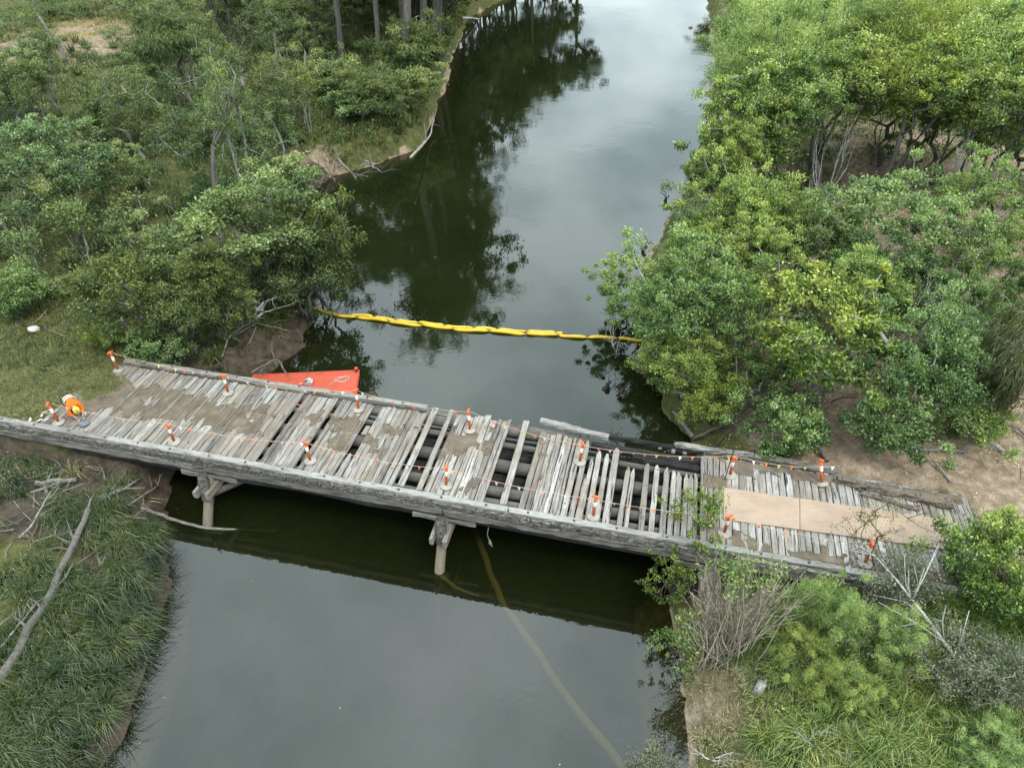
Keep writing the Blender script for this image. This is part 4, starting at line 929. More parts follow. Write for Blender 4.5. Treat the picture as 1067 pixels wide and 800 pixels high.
# ------------------------------------------------------------------ right bank trees
RT = 'leafy trees of the right bank'
for a in [
 ('leafy_tree', 'broad', 660, 306, 92, 4.6, 'leafy tree overhanging the water at the right end of the yellow boom'),
 ('leafy_tree', 'broad_light', 735, 318, 135, 7.5, 'large light green tree on the right bank directly behind the bare dirt patch'),
 ('leafy_tree', 'broad', 716, 390, 104, 4.4, 'low leafy tree at the waterline just above the charred part of the bridge'),
 ('lime_tree', 'lime', 872, 350, 155, 6.6, 'yellow tipped tree standing above the dirt slope, brightest on the far bank'),
 ('leafy_bush', 'bush', 822, 440, 80, 3.2, 'dense dark green bush on the dirt slope beside the far kerb'),
 ('leafy_tree', 'broad_light', 772, 228, 115, 7.5, 'light green tree leaning to the water beside the dark snags'),
 ('leafy_tree', 'broad_dark', 925, 240, 135, 7., 'dark green dense tree behind the yellow tipped tree'),
 ('leafy_tree', 'broad_dark', 965, 385, 135, 6., 'dark green open tree above the fallen log on the right dirt slope'),
 ('leafy_tree', 'broad_dark', 852, 255, 90, 6., 'small dark tree squeezed between the light leaning tree and the dense dark one'),
 ('leafy_tree', 'broad', 1025, 215, 110, 6.5, 'grey green tree at the right edge just below the clearing'),
 ('willow_tree', 'willow', 1066, 372, 100, 7.5, 'drooping olive tree at the right edge of the photo above the bridge end'),
 ('leafy_tree', 'broad_dark', 1005, 330, 80, 4.5, 'dark low tree under the pale dead limb at right'),
 ('leafy_tree', 'broad', 790, 140, 130, 10., 'tall green tree at the water edge where the river narrows on the right'),
 ('leafy_tree', 'broad_tall', 868, 105, 120, 11., 'tall green tree with bundled pale stems above the clearing'),
 ('leafy_tree', 'broad_tall', 945, 112, 120, 11., 'round green tree behind the clearing left of the dead white branches'),
 ('leafy_tree', 'broad_tall', 1040, 122, 115, 11., 'green tree behind the dead white branches at the right edge'),
 ('leafy_tree', 'broad', 790, 290, 100, 6., 'shaded green tree between the two lightest trees of the right bank'),
 ('leafy_tree', 'broad_dark', 716, 304, 46, 3.2, 'narrow tree with bare twigs hanging over the water near the larger snag'),
 ('leafy_tree', 'broad_light', 800, 235, 105, 7., 'light leafy tree right behind the leaning one at the water'),
 ('leafy_tree', 'broad', 905, 300, 100, 6., 'leafy tree right of and behind the yellow tipped tree'),
 ('leafy_tree', 'broad', 737, 280, 75, 5.5, 'leafy tree at the waterline right of the larger snag'),
 ('leafy_tree', 'broad_light', 690, 330, 85, 5., 'light green tree between the boom end and the largest light tree'),
 ('leafy_tree', 'broad_dark', 800, 375, 100, 5., 'shaded tree filling the gap left of the yellow tipped tree'),
 ('leafy_tree', 'broad_dark', 1050, 285, 100, 6., 'dark tree behind the drooping olive tree at the right edge'),
 ('leafy_tree', 'broad_tall', 822, 125, 105, 11., 'leafy tree at the left end of the upper clearing'),
 ('leafy_tree', 'broad', 765, 180, 80, 7.5, 'leafy tree at the water below the tall one at the bend'),
 ('leafy_bush', 'bush', 727, 224, 50, 2.2, 'dark bush hanging over the water beside the small far snag'),
 ('leafy_bush', 'bush_bright', 716, 256, 50, 2.0, 'bush hanging over the water beside the larger snag'),
 ('leafy_bush', 'bush', 728, 178, 55, 2.6, 'dark bush at the waterline above the small far snag'),
 ('leafy_bush', 'bush', 704, 292, 50, 2.0, 'low dark bush at the waterline between the boom end and the larger snag'),
 ('leafy_bush', 'bush', 930, 440, 80, 3.0, 'small dark bush on the dirt right of the leaning trunks'),
 ('leafy_bush', 'bush_bright', 1015, 425, 80, 2.6, 'leafy bush left of the trunk of the drooping olive tree'),
 ('leafy_tree', 'broad_dark', 1015, 385, 90, 5., 'leafy tree between the open dark tree and the drooping olive tree'),
 ('leafy_bush', 'bush', 960, 300, 80, 3.5, 'dark bush under the dense dark green tree'),
 ('leafy_bush', 'bush_bright', 690, 372, 55, 2.0, 'bright bush hanging over the water below the boom end'),
 ('leafy_bush', 'bush_bright', 745, 425, 60, 2.6, 'bush at the top of the bare dirt patch by the root tangle'),
 ]: tree_px(*a, group=RT)
FARL = [(785, 30, 70, 'dark tree at the top where the right bank meets the far water'), (800, 60, 90, 'olive green crown at the top beside the far water'), (835, 20, 80, 'crown touching the top edge, second from the far water'),
        (880, 62, 95, 'pale feathery crown above the tree with bundled stems'), (905, 15, 85, 'crown touching the top edge above the pale feathery one'), (950, 62, 95, 'broad soft green crown in the middle of the far right trees'),
        (985, 20, 85, 'crown touching the top edge right of the middle'), (1010, 80, 95, 'soft green crown above the dead white branches'), (1050, 35, 90, 'crown in the top right corner of the photo'),
        (1060, 95, 90, 'crown at the right edge below the corner one'), (800, 88, 80, 'green crown overhanging the bend of the right bank')]
for i, (a, b, w, lab) in enumerate(FARL):
    tree_px('leafy_tree', 'feather' if i % 5 in (3, 0, 1) else 'far', a, b, w * 1.55, 13., lab, group='trees crowding the far right bank')
_r = random.Random(5)
for i in range(60):                       # the wood goes on behind them and out of the frame
    y = _r.uniform(112, 240); x = float(bankx(XR, y)) + _r.uniform(2, 75)
    tree('leafy_tree', ('feather', 'far')[i % 2], x, y, _r.uniform(.9, 1.3), _r.uniform(.9, 1.25), 'soft green tree of the wood along the top right edge', group='wood along the top right edge')
for i in range(10):
    x = _r.uniform(30, 55); y = _r.uniform(26, 75)
    tree('leafy_tree', 'broad', x, y, _r.uniform(.9, 1.3), _r.uniform(.9, 1.2), 'leafy tree beyond the right edge of the photo', group='trees beyond the right edge')
# dead limbs among them
for a in [('dead_tree', 'deadspread', 648, 345, 70, 3.6, 'bare pale branches reaching over the water at the boom end'),
          ('dead_tree', 'deadspread', 975, 300, 70, 6.2, 'pale dead limb forking above the dark low tree at right'),
          ('dead_tree', 'deadspread', 1015, 128, 70, 9., 'dead white branches standing among the trees at upper right'),
          ('dead_tree', 'deadspread', 720, 215, 50, 8., 'bare twigs poking out above the light leaning tree'),
          ('dead_tree', 'deadspread', 790, 330, 50, 7.4, 'pale bare branches in the gap left of the yellow tipped tree'),
          ('dead_tree', 'deadspread', 1040, 225, 60, 7., 'pale dead twigs above the grey green tree at the right edge'),
          ('dead_tree', 'deadspread', 875, 150, 50, 9., 'bundle of bare pale stems at the back of the upper clearing'),
          ('dead_tree', 'deadspread', 855, 200, 60, 5.5, 'leaning bare stems at the edge of the upper clearing')]:
    tree_px(*a, cat='dead tree', mid=.62)
# near right
tree_px('lime_tree', 'lime_bush', 1052, 592, 130, 4.2, 'bright lime green tree at the lower right end of the bridge', group=RT)
for a, b, w, h, lab in [(862, 632, 85, 3.0, 'bright green feathery bush right below the plywood'), (915, 655, 85, 2.8, 'feathery bush between the brightest one and the leaning white trunk'), (838, 680, 75, 1.9, 'feathery bush beside the fan of bare stems'),
                        (888, 710, 70, 1.5, 'feathery bush in the middle of the lower right grass'), (1050, 790, 90, 1.6, 'feathery bush in the lower right corner of the photo')]:
    tree_px('feathery_bush', 'feather_bush', a, b, w, h, lab, cat='bush')
for a, b, w, h, lab in [(862, 772, 60, 1.3, 'grey leafless shrub in the grass at the bottom edge'), (905, 640, 60, 3.4, 'bare grey twigs standing out of the feathery bushes'), (745, 780, 60, 1.2, 'grey leafless shrub on the dry grass beside the water')]:
    tree_px('bare_shrub', 'deadspread', a, b, w, h, lab, cat='shrub', mid=.6)
tree_px('grey_shrub', 'grey_shrub', 950, 605, 100, 3.4, 'sparse grey green shrub reaching over the deck end beside the leaning white trunk', cat='shrub')
tree_px('grey_shrub', 'twig_shrub', 905, 556, 90, 4.3, 'thin dark leafed twigs reaching over the plywood edge', cat='shrub')
tree_px('grey_shrub', 'grey_shrub', 1000, 690, 110, 2.1, 'grey green shrub around the leaning white trunk', cat='shrub')
tree_px('grey_shrub', 'grey_shrub', 1055, 700, 100, 2.8, 'grey green shrub at the right edge below the lime tree', cat='shrub')
tree_px('grey_shrub', 'grey_shrub', 685, 802, 70, 1.2, 'white twigged shrub at the bottom edge beside the water', cat='shrub')
tree_px('leafy_bush', 'sparse_bush', 697, 600, 62, 2.8, 'sparse leafy bush overhanging the water at the near side of the bridge', cat='bush')
tree_px('leafy_bush', 'sparse_bush', 712, 672, 60, 1.5, 'low sparse green bush at the foot of the bare stems', cat='bush')
tree_px('leafy_bush', 'sparse_bush', 735, 545, 75, 4.6, 'leafy twigs rising above the deck edge beside the plywood corner', cat='bush')
# leaning white trunk
def stem_tree():
    rg = np.random.default_rng(31); a = at(1036, 768, 1.7); b = at(934, 602, 5.0)
    branch('leaning_trunk', [a, a * .6 + b * .4 + [.1, 0, .45], b], .10, .035, 'slender white dead trunk leaning from the right corner towards the bridge', 'dead tree', 'white_wood', 14, 31, 1.7)
stem_tree()
def fan_shrub():
    p = at(752, 690, 1.2); g = ground_z(p[0], p[1]); t = thing('fan_shrub', 'shrub with a fan of bare brown stems rising against the bridge side', 'shrub', (p[0], p[1], g)); rg = np.random.default_rng(14); mb = MB(); tips = []
    for i in range(130):
        up = rg.uniform(2.6, 4.9); ax_ = rg.uniform(-1, 1); b = np.array([rg.normal() * .38, rg.normal() * .25, -.1]); e = np.array([ax_ * rg.uniform(.4, 1.) * 2.3 + .1, .25 + rg.uniform(-.5, 1.1), up * (1 - .18 * abs(ax_))])
        m1 = b * .55 + e * .45 + rg.normal(size=3) * .12 - [0, 0, .25]; r = rg.uniform(.013, .034); mb.ring_tube([b, (b + m1) / 2 + rg.normal(size=3) * .05, m1, (m1 + e) / 2 + rg.normal(size=3) * .08, e], (r, r * .9, r * .75, r * .55, r * .25), 5, rg.uniform(.2, .9)); tips.append(e)
        for _ in range(4):
            f = rg.uniform(.45, .95); q = m1 * (1 - f) + e * f; d = unit(e - m1 + rg.normal(size=3) * .7); l_ = rg.uniform(.3, .9); mb.ring_tube([q, q + d * l_ * .5 + rg.normal(size=3) * .05, q + d * l_ + rg.normal(size=3) * .1], (r * .4, r * .3, .006), 4, rg.uniform(.2, .9))
    M['stem'] = wood('brown_bare_stem', (4, 4, 1), [(.10, .08, .058), (.21, .172, .13), (.36, .315, .26)], crack=.42)
    mb.build('stems', M['stem'], t, True)
    T = np.array(tips); T = T[np.argsort(-T[:, 2])][:26]; extra = np.array([(-.3, .9, 4.1), (.05, 1.0, 4.3), (.35, .85, 4.2), (-.1, .7, 4.0), (.6, .8, 4.1), (-.5, .7, 3.9), (-1.7, .2, 2.2), (-1.6, 0, 1.7), (-1.5, .1, 2.7), (-1.3, -.2, 1.1)])
    for q in extra: mb2 = None
    A = np.concatenate([T[:20], extra[6:], extra[:3]]); n = 38; ci = np.repeat(np.arange(len(A)), n); k = rg.normal(size=(len(ci), 3)) * [.17, .17, .12]
    V = leaf_quads(A[ci] + k, unit(k), .13, .06, rg); link('leaves', quads_mesh('leaves', V, np.clip(rg.normal(.55, .2, len(ci)), 0, 1), M['leaf_lime']), t)
    mb3 = MB()
    for q in extra[6:]: mb3.ring_tube([np.array([q[0] * .4, q[1] * .3, .2]), np.array([q[0] * .75, q[1] * .6, q[2] * .55]), q], (.03, .022, .008), 5)
    mb3.build('leafy_stems', M['stem'], t, True)
fan_shrub()
# ------------------------------------------------------------------ left bank trees
LT = 'trees of the left bank'
for a in [
 ('pale_tree', 'leftround', 55, 185, 140, 8.5, 'round pale green tree at the left edge of the photo'),
 ('pale_tree', 'leftround', 135, 195, 75, 5.5, 'small pale green tree beside the round one at left'),
 ('dark_tree', 'leftdark', 125, 290, 115, 6., 'dark green tree above the left bridge end'),
 ('dark_tree', 'leftdark', 185, 320, 80, 5.2, 'dark green bush tree between the left bridge end and the bank stems'),
 ('leafy_tree', 'leftround', 262, 285, 165, 8.2, 'broad leafy tree with many bent stems at the left end of the boom'),
 ('leafy_tree', 'leftdark', 308, 275, 105, 7.5, 'leafy tree leaning over the water behind the left end of the boom'),
 ('dark_tree', 'leftdark', 215, 300, 90, 6., 'dark tree behind the many stemmed one on the left bank'),
 ('she_oak', 'she_oak', 172, 45, 80, 10., 'feathery dark green tree at upper left beside the grassy clearing'),
 ('pale_tree', 'leftround', 22, 85, 75, 8.5, 'soft green tree in the upper left corner'),
 ('grey_tree', 'leftdark', 112, 125, 70, 6., 'grey green tree below the grassy clearing at upper left'),
 ('slim_tree', 'slim', 238, 130, 42, 13., 'slim tree with a pale straight trunk and thin leaves on the left bank'),
 ('leafy_tree', 'leftdark', 325, 250, 95, 9., 'tall leafy tree at the water edge above the left end of the boom'),
 ('bamboo_clump', 'bamboo', 432, 50, 95, 7., 'big rounded dark green clump at the left waterline near the top'),
 ('bamboo_clump', 'bamboo', 395, 95, 70, 4.5, 'lower green clump leaning to the water below the big one'),
 ('leafy_bush', 'pale_bush', 425, 128, 60, 3.4, 'twiggy pale bush at the tip of the left bank point'),
 ('leafy_bush', 'pale_bush', 340, 75, 70, 3.4, 'yellow green bush in front of the dark trunks at upper left'),
 ('leafy_bush', 'bush', 375, 105, 60, 3., 'dark bush in the grass behind the eroded bank'),
 ('leafy_bush', 'bush', 290, 190, 70, 3.2, 'dark green bush at the edge of the eroded cove'),
 ('leafy_bush', 'bush_bright', 108, 345, 40, 1.6, 'small bright bush beside the bollard at the deck end'),
 ('leafy_bush', 'bush', 165, 360, 60, 2.4, 'dark bush hugging the far side of the left bridge end'),
 ('leafy_bush', 'bush', 15, 300, 60, 3., 'dark bush at the left edge above the white rubbish'),
 ('leafy_bush', 'pale_bush', 95, 165, 60, 3.4, 'grey green bush under the grey green tree'),
 ('leafy_bush', 'pale_bush', 270, 130, 60, 3.4, 'pale bush right of the slim pale trunk'),
 ('leafy_bush', 'bush', 215, 200, 55, 3., 'dark bush at the foot of the dead grey tree'),
 ]: tree_px(*a, group=LT)
tree_px('dead_tree', 'dead', 205, 165, 60, 12., 'tall dead grey tree with bare forked top on the left bank', mid=.5, cat='dead tree')
tree_px('dead_tree', 'dead', 47, 8, 40, 10., 'pale forked dead trunk at the top of the grassy clearing', mid=.5, cat='dead tree')
tree_px('dead_tree', 'deadspread', 262, 340, 120, 3.0, 'bent bare grey stems on the dark bank beside the barge', cat='dead tree')
tree_px('dead_tree', 'deadspread', 345, 235, 75, 3.0, 'bare twigs reaching over the water behind the boom', cat='dead tree')
tree_px('dead_tree', 'dead', 265, 75, 40, 9., 'thin bare grey tree behind the slim pale one', mid=.5, cat='dead tree')
for px, py, h, r, lab in [(332, 72, 24, 1., 'tall dark trunked gum nearest the yellow green bush'), (358, 78, 22, .9, 'tall gum with a side limb right of the nearest one'), (396, 84, 21, .8, 'thin stemmed gum between the dark trunks and the green clump'),
                          (300, 40, 25, 1.1, 'tall gum with its crown beyond the top edge, left of the nearest one'), (425, 40, 22, .95, 'gum standing behind the big green clump')]:
    p = at(px, py, 2.5); tree('gum_tree', 'gum', p[0], p[1], r, h / 24., lab, group='tall gums of the left bank', lean=(0, .06), rz=0)
for i, (x, y, h, r) in enumerate([(-11.5, 108, 24, 1.05), (-9, 120, 25, 1.1), (-12, 134, 25, 1.1), (-5, 141, 25, 1.), (-1, 150, 26, 1.1), (4, 160, 25, 1.), (9, 168, 26, 1.1), (-14, 98, 24, 1.1), (-20, 112, 25, 1.1), (-28, 125, 25, 1.1), (-24, 140, 26, 1.1), (-10, 155, 26, 1.2), (0, 172, 26, 1.2), (15, 180, 26, 1.2), (-40, 135, 25, 1.2), (-55, 150, 25, 1.2)]):
    tree('gum_tree', 'gum', x, y, r, h / 24., 'tall gum tree standing past the top edge of the left bank', group='tall gums past the top edge')
for i in range(16):
    y = _r.uniform(85, 128); x = float(bankx(XL, y)) - _r.uniform(3, 50)
    if -66 < x < -36: continue
    tree('dark_tree', ('leftdark', 'she_oak')[i % 2], x, y, _r.uniform(.8, 1.2), _r.uniform(.8, 1.1), 'dark tree of the wood along the top left edge', group='wood along the top left edge')
for i in range(8):
    x = _r.uniform(-60, -32); y = _r.uniform(30, 75)
    if x > -26 - .45 * (y - 28): continue
    tree('pale_tree', ('leftround', 'leftdark')[i % 2], x, y, _r.uniform(.9, 1.2), _r.uniform(.9, 1.1), 'tree beyond the left edge of the photo', group='trees beyond the left edge')

for i, (y, dx, h, r, ln) in enumerate([(79, 3.2, 31, 1.25, .12), (86, 2.2, 30, 1.2, .12), (93, 1.5, 27, 1.1, .12), (101, 1.5, 25, 1., .12)]):
    lab = ('tallest gum leaning over the river, nearest to the twiggy bush of the bank point', 'gum leaning over the river beside the big green clump, nearer one', 'gum leaning over the river behind the big green clump', 'farthest gum leaning over the river above the pale waterline log')[i]
    tree('gum_tree', 'gum', float(bankx(XL, y)) - dx, y, r, h / 24., lab, group='tall gums of the left bank', lean=(0, ln), rz=0)
for i in range(26):
    y = 104 + i * 2.9; tree('dark_tree', ('she_oak', 'leftdark')[i % 2], float(bankx(XL, y)) - 1.5 - (i * 7 % 5) * .9, y, 1.25, (1.25, 1.9)[i % 2], 'dark tree of the waterline wood past the top left edge', group='waterline wood past the top left edge')
_w = random.Random(17)
WL = ['thin wispy tree %s' % k for k in ('above the round pale tree at left', 'between the small pale tree and the dead one', 'just right of the dead grey tree', 'behind the leafy tree at the boom end', 'beside the slim pale trunk, uphill of it',
      'behind the small cove of eroded bank', 'in front of the nearest dark trunked gum', 'beside the feathery dark tree at upper left', 'below the grassy clearing, left of its middle', 'below the grassy clearing, right of its middle', 'left of the yellow green bush', 'above the left edge rubbish bag')]
for (px, py, h), lab in zip([(70, 135, 9), (165, 205, 9), (228, 235, 10), (285, 235, 9), (255, 185, 11), (300, 165, 9), (318, 110, 9), (205, 105, 10), (62, 108, 7), (150, 120, 7), (290, 95, 10), (40, 290, 9)], WL):
    p = at(px, py, 2.5); tree('wispy_tree', 'wispy', p[0], p[1], _w.uniform(.85, 1.2), h / 11., lab, group='wispy trees of the left bank')
for i in range(30):
    y = _w.uniform(48, 120); x = float(bankx(XL, y)) - _w.uniform(4, 45); p = at(95, 35, 3)
    if (x - p[0]) ** 2 + (y - p[1]) ** 2 < 420 or (x < -38 and 70 < y < 100): continue
    tree('wispy_tree', 'wispy', x, y, _w.uniform(.7, 1.1), _w.uniform(.5, .85), 'short wispy tree in the thick scrub of the left bank', group='wispy scrub of the left bank')
_q = random.Random(8)
for i in range(34):
    y = _q.uniform(34, 112); x = float(bankx(XL, y)) - _q.uniform(2, 38)
    p = at(95, 35, 3)
    if (x - p[0]) ** 2 + (y - p[1]) ** 2 < 420 or (x < -38 and 70 < y < 100) or abs(tobr(x, y)[1]) < 6: continue
    tree('sapling', 'sapling', x, y, _q.uniform(.8, 1.6), _q.uniform(.6, 1.2), 'thin pale stemmed sapling in the scrub of the left bank', group='saplings in the left scrub')
for i in range(18):
    y = _q.uniform(92, 126); x = float(bankx(XL, y)) - _q.uniform(4, 40)
    tree('dark_tree', ('leftdark', 'she_oak', 'leftround')[i % 3], x, y, _q.uniform(1., 1.4), _q.uniform(.9, 1.3), 'dark tree of the wood along the top left edge', group='wood along the top left edge')

# ------------------------------------------------------------------ grasses, undergrowth, litter
def scatter(n, box, cond, rg):
    x = rg.uniform(box[0], box[1], n); y = rg.uniform(box[2], box[3], n); k = cond(x, y); x, y = x[k], y[k]; return x, y, terrain(x, y)
def blades(name, label, x, y, z, per, ln, wd, spread, rg, mat, arch=.5, lay=.5, tone=(.5, .18)):
    n = len(x); i = np.repeat(np.arange(n), per); m_ = len(i); an = rg.uniform(0, 6.283, m_); r = spread * np.sqrt(rg.random(m_))
    if np.ndim(ln): ln = ln[i]
    if np.ndim(wd): wd = wd[i]
    d = np.stack([np.cos(an), np.sin(an), np.zeros(m_)], 1); p = np.stack([x[i], y[i], z[i] - .05], 1) + d * r[:, None]
    L = (ln * rg.uniform(.55, 1.2, m_))[:, None]; lean = (lay * rg.uniform(.2, 1.3, m_))[:, None]; s = np.stack([-np.sin(an + rg.normal(size=m_) * .6), np.cos(an), np.zeros(m_)], 1) * (wd * rg.uniform(.7, 1.3, m_))[:, None] * .5
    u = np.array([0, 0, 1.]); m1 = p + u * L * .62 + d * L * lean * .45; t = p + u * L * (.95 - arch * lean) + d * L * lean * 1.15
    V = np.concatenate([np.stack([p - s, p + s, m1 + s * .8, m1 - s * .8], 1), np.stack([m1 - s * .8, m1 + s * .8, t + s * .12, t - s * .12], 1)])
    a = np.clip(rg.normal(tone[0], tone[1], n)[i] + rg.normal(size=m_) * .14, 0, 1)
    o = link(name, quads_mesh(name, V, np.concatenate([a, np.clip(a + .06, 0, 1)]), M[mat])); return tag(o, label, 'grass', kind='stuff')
rg = np.random.default_rng(77)
DL = lambda x, y: bankx(XL, y) - x
DR = lambda x, y: x - bankx(XR, y)
def clear_px(x, y, px, py, z, r): p = at(px, py, z); return np.hypot(x - p[0], y - p[1]) > r * (.45 + 1.1 * fbm(x * .35, y * .35, 91))
def nobridge(x, y):
    s, t = tobr(x, y); return (np.abs(t) > 3.1) | (s > 13.6) | (s < -26.5)
# arching strap grass below the bridge on the left
x, y, z = scatter(1000, (-26, -12.5, 3, 20), lambda x, y: (DL(x, y) > -.15) & (DL(x, y) < 4.2) & nobridge(x, y) & (tobr(x, y)[1] < -3.6) & (fbm(x * .5, y * .5, 5) > .30), rg)
blades('strap_grass', 'dark arching strap grass along the lower left bank', x, y, z, 95, rg.uniform(.45, 1.25, len(x)), .018, .16, rg, 'grass_left', .75, .75, (.48, .22))
x, y, z = scatter(130, (-30, -12.5, 3, 22), lambda x, y: (DL(x, y) > .2) & nobridge(x, y) & (tobr(x, y)[1] < -3.2), rg)
blades('dead_grass', 'dead straw blades among the lower left grass', x, y, z, 16, .8, .016, .2, rg, 'grass_dry', .7, 1.0)
x, y, z = scatter(650, (-34, -14.5, 6, 24), lambda x, y: (DL(x, y) > .6) & nobridge(x, y) & (tobr(x, y)[1] < -3.4) & (fbm(x * .6, y * .6, 97) > .46), rg)
blades('strap_grass', 'clumps of dark strap grass among the debris at the left', x, y, z, 60, .8, .022, .14, rg, 'grass_left', .75, .8)
x, y, z = scatter(1500, (-36, -14, 2, 22), lambda x, y: (DL(x, y) > 2.5) & nobridge(x, y) & (tobr(x, y)[1] < -3.3) & (fbm(x * .4, y * .4, 9) > .42), rg)
blades('low_grass', 'patchy low grass among the fallen branches at lower left', x, y, z, 26, .42, .022, .25, rg, 'grass_left', .5, .7)
x, y, z = scatter(1500, (-19, -12, 2, 19.5), lambda x, y: (DL(x, y) > -.1) & (DL(x, y) < .8) & nobridge(x, y) & (tobr(x, y)[1] < -3.2), rg)
blades('reeds', 'dark reeds hanging over the water at the lower left', x, y, np.maximum(z, .02), 40, rg.uniform(.4, 1.1, len(x)), .017, .14, rg, 'grass_left', .8, .9, (.4, .2))
# left meadow, upstream
x, y, z = scatter(26000, (-75, -7, 27, 132), lambda x, y: (DL(x, y) > .5) & nobridge(x, y) & (fbm(x * .22, y * .22, 12) > .34) & (rg.random(len(x)) < np.clip(1.3 - y / 130, .3, 1)) & clear_px(x, y, 95, 42, 3, 11) & clear_px(x, y, 330, 185, 1, 2.6) & ((tobr(x, y)[1] > 9) | (tobr(x, y)[0] < -24)), rg)
blades('meadow_grass', 'rough olive grass covering the upper left bank', x, y, z, 20, .40 + .006 * y, .018 + .0004 * y, .32, rg, 'grass_meadow', .6, .8, (.40, .2))
x, y, z = scatter(2600, (-75, -9, 30, 128), lambda x, y: (DL(x, y) > .3) & nobridge(x, y) & (fbm(x * .3, y * .3, 14) > .5) & clear_px(x, y, 95, 35, 3, 9) & clear_px(x, y, 345, 180, 1, 2.0), rg)
blades('tall_grass', 'tall green tussocks in the upper left grass', x, y, z, 40, .9 + .005 * y, .035 + .0006 * y, .25, rg, 'grass_left', .7, .7, (.6, .18))
x, y, z = scatter(5000, (-75, -30, 85, 132), lambda x, y: ~clear_px(x, y, 95, 35, 3, 14) & (fbm(x * .5, y * .5, 93) > .42), rg)
blades('dry_grass', 'thin dry grass in the clearing at upper left', x, y, z, 14, .5, .04, .4, rg, 'grass_dry', .6, .9)
x, y, z = scatter(500, (-24, -11, 27, 40), lambda x, y: (DL(x, y) > -.2) & (tobr(x, y)[1] > 3) & (fbm(x * .5, y * .5, 95) > .45), rg)
blades('low_grass', 'dark grass on the shaded bank beside the barge', x, y, z, 26, .5, .024, .25, rg, 'grass_left', .5, .7)
# turf at the left end of the deck
s_ = rg.uniform(-33, -24.2, 5200); t_ = rg.uniform(-2.3, 9, 5200); ed = np.interp(t_, [-2.4, -1.2, -.7, .2, 1.0, 1.7, 3.6, 9], [-27, -26.6, -25.2, -24.3, -24.4, -25.7, -26.2, -27]); k = (s_ < ed + rg.normal(size=5200) * .25) & (fbm(s_ * .9, t_ * .9, 44) > .40)
s_, t_ = s_[k], t_[k]; q = BU[None] * s_[:, None] + BV[None] * (t_ + 20.4)[:, None]; zt = np.where(t_ < 3, DECK + .02, terrain(q[:, 0], q[:, 1]))
blades('short_grass', 'short green turf growing over the left end of the bridge', q[:, 0], q[:, 1], zt, 18, rg.uniform(.12, .42, len(zt)), .015, .13, rg, 'grass_short', .5, .9, (.5, .25))
k2 = rg.random(len(zt)) < .16
blades('dry_grass', 'dead straw in the turf over the left end of the bridge', q[k2, 0], q[k2, 1], zt[k2], 14, .22, .014, .16, rg, 'grass_dry', .4, 1.3)
# right bank, near side
x, y, z = scatter(2300, (6, 26, 4, 19), lambda x, y: (DR(x, y) > 1.6) & nobridge(x, y) & (tobr(x, y)[1] < -3.0) & (fbm(x * .5, y * .5, 16) > .28) & clear_px(x, y, 742, 745, .8, 1.3), rg)
blades('tall_grass', 'bright arching grass on the lower right bank', x, y, z, 62, rg.uniform(.4, 1.1, len(x)), .017, .17, rg, 'grass_right', .7, .75, (.42, .2))
x, y, z = scatter(900, (6, 12, 4, 18), lambda x, y: (DR(x, y) > .2) & (DR(x, y) < 2.6) & (tobr(x, y)[1] < -3.4), rg)
blades('dry_grass', 'dry straw coloured grass at the lower right waterline', x, y, z, 30, .32, .018, .2, rg, 'grass_dry', .5, .8)
x, y, z = scatter(900, (8, 40, 22, 75), lambda x, y: (DR(x, y) > .4) & nobridge(x, y) & (fbm(x * .4, y * .4, 18) > .5), rg)
blades('low_grass', 'sparse low grass on the right bank dirt', x, y, z, 30, .35, .022, .25, rg, 'grass_right', .5, .8)
def undergrowth(label, x, y, z, per, ll, lw, cr, hgt, mat):
    n = len(x); i = np.repeat(np.arange(n), per); k = unit(rg.normal(size=(len(i), 3))) * (rg.random(len(i)) ** .5)[:, None]; k[:, 2] = np.abs(k[:, 2])
    c = rg.uniform(.6, 1.4, n)[i][:, None]; off = k * cr * c * np.array([1, 1, hgt]); cen = np.stack([x, y, z], 1)[i] + off
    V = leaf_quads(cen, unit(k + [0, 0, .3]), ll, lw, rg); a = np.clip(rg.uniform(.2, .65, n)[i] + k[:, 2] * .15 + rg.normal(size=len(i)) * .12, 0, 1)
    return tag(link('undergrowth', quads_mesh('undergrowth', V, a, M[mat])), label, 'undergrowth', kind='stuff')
LB = lambda x, y: (DL(x, y) > .2) & nobridge(x, y) & clear_px(x, y, 95, 42, 3, 15) & clear_px(x, y, 335, 183, 1, 3.2) & (tobr(x, y)[1] > 6)
x, y, z = scatter(3000, (-75, -7, 32, 128), lambda x, y: LB(x, y) & (fbm(x * .16, y * .16, 23) > .45), rg)
undergrowth('mixed dark shrubbery covering the upper left bank', x, y, z, 90, .20, .08, 1.0, 1.6, 'leaf_left')
x, y, z = scatter(1500, (-75, -7, 32, 128), lambda x, y: LB(x, y) & (fbm(x * .2, y * .2, 63) > .50), rg)
undergrowth('olive scrub mixed in the upper left bank', x, y, z, 80, .24, .06, .9, 1.9, 'leaf_olive')
x, y, z = scatter(1300, (-75, -7, 32, 128), lambda x, y: LB(x, y) & (fbm(x * .2, y * .2, 83) > .52), rg)
undergrowth('pale leafy scrub mixed in the upper left bank', x, y, z, 80, .20, .08, .9, 1.6, 'leaf_pale')
x, y, z = scatter(2400, (8, 75, 27, 120), lambda x, y: (DR(x, y) > .4) & (fbm(x * .2, y * .2, 26) > .44) & (tobr(x, y)[1] > 8) & clear_px(x, y, 870, 200, 3, 3.5) & clear_px(x, y, 930, 205, 3, 3.5) & clear_px(x, y, 1000, 208, 3, 3.5), rg)
undergrowth('green shrubbery under the trees of the right bank', x, y, z, 70, .22, .10, .9, 1.2, 'leaf_dark')
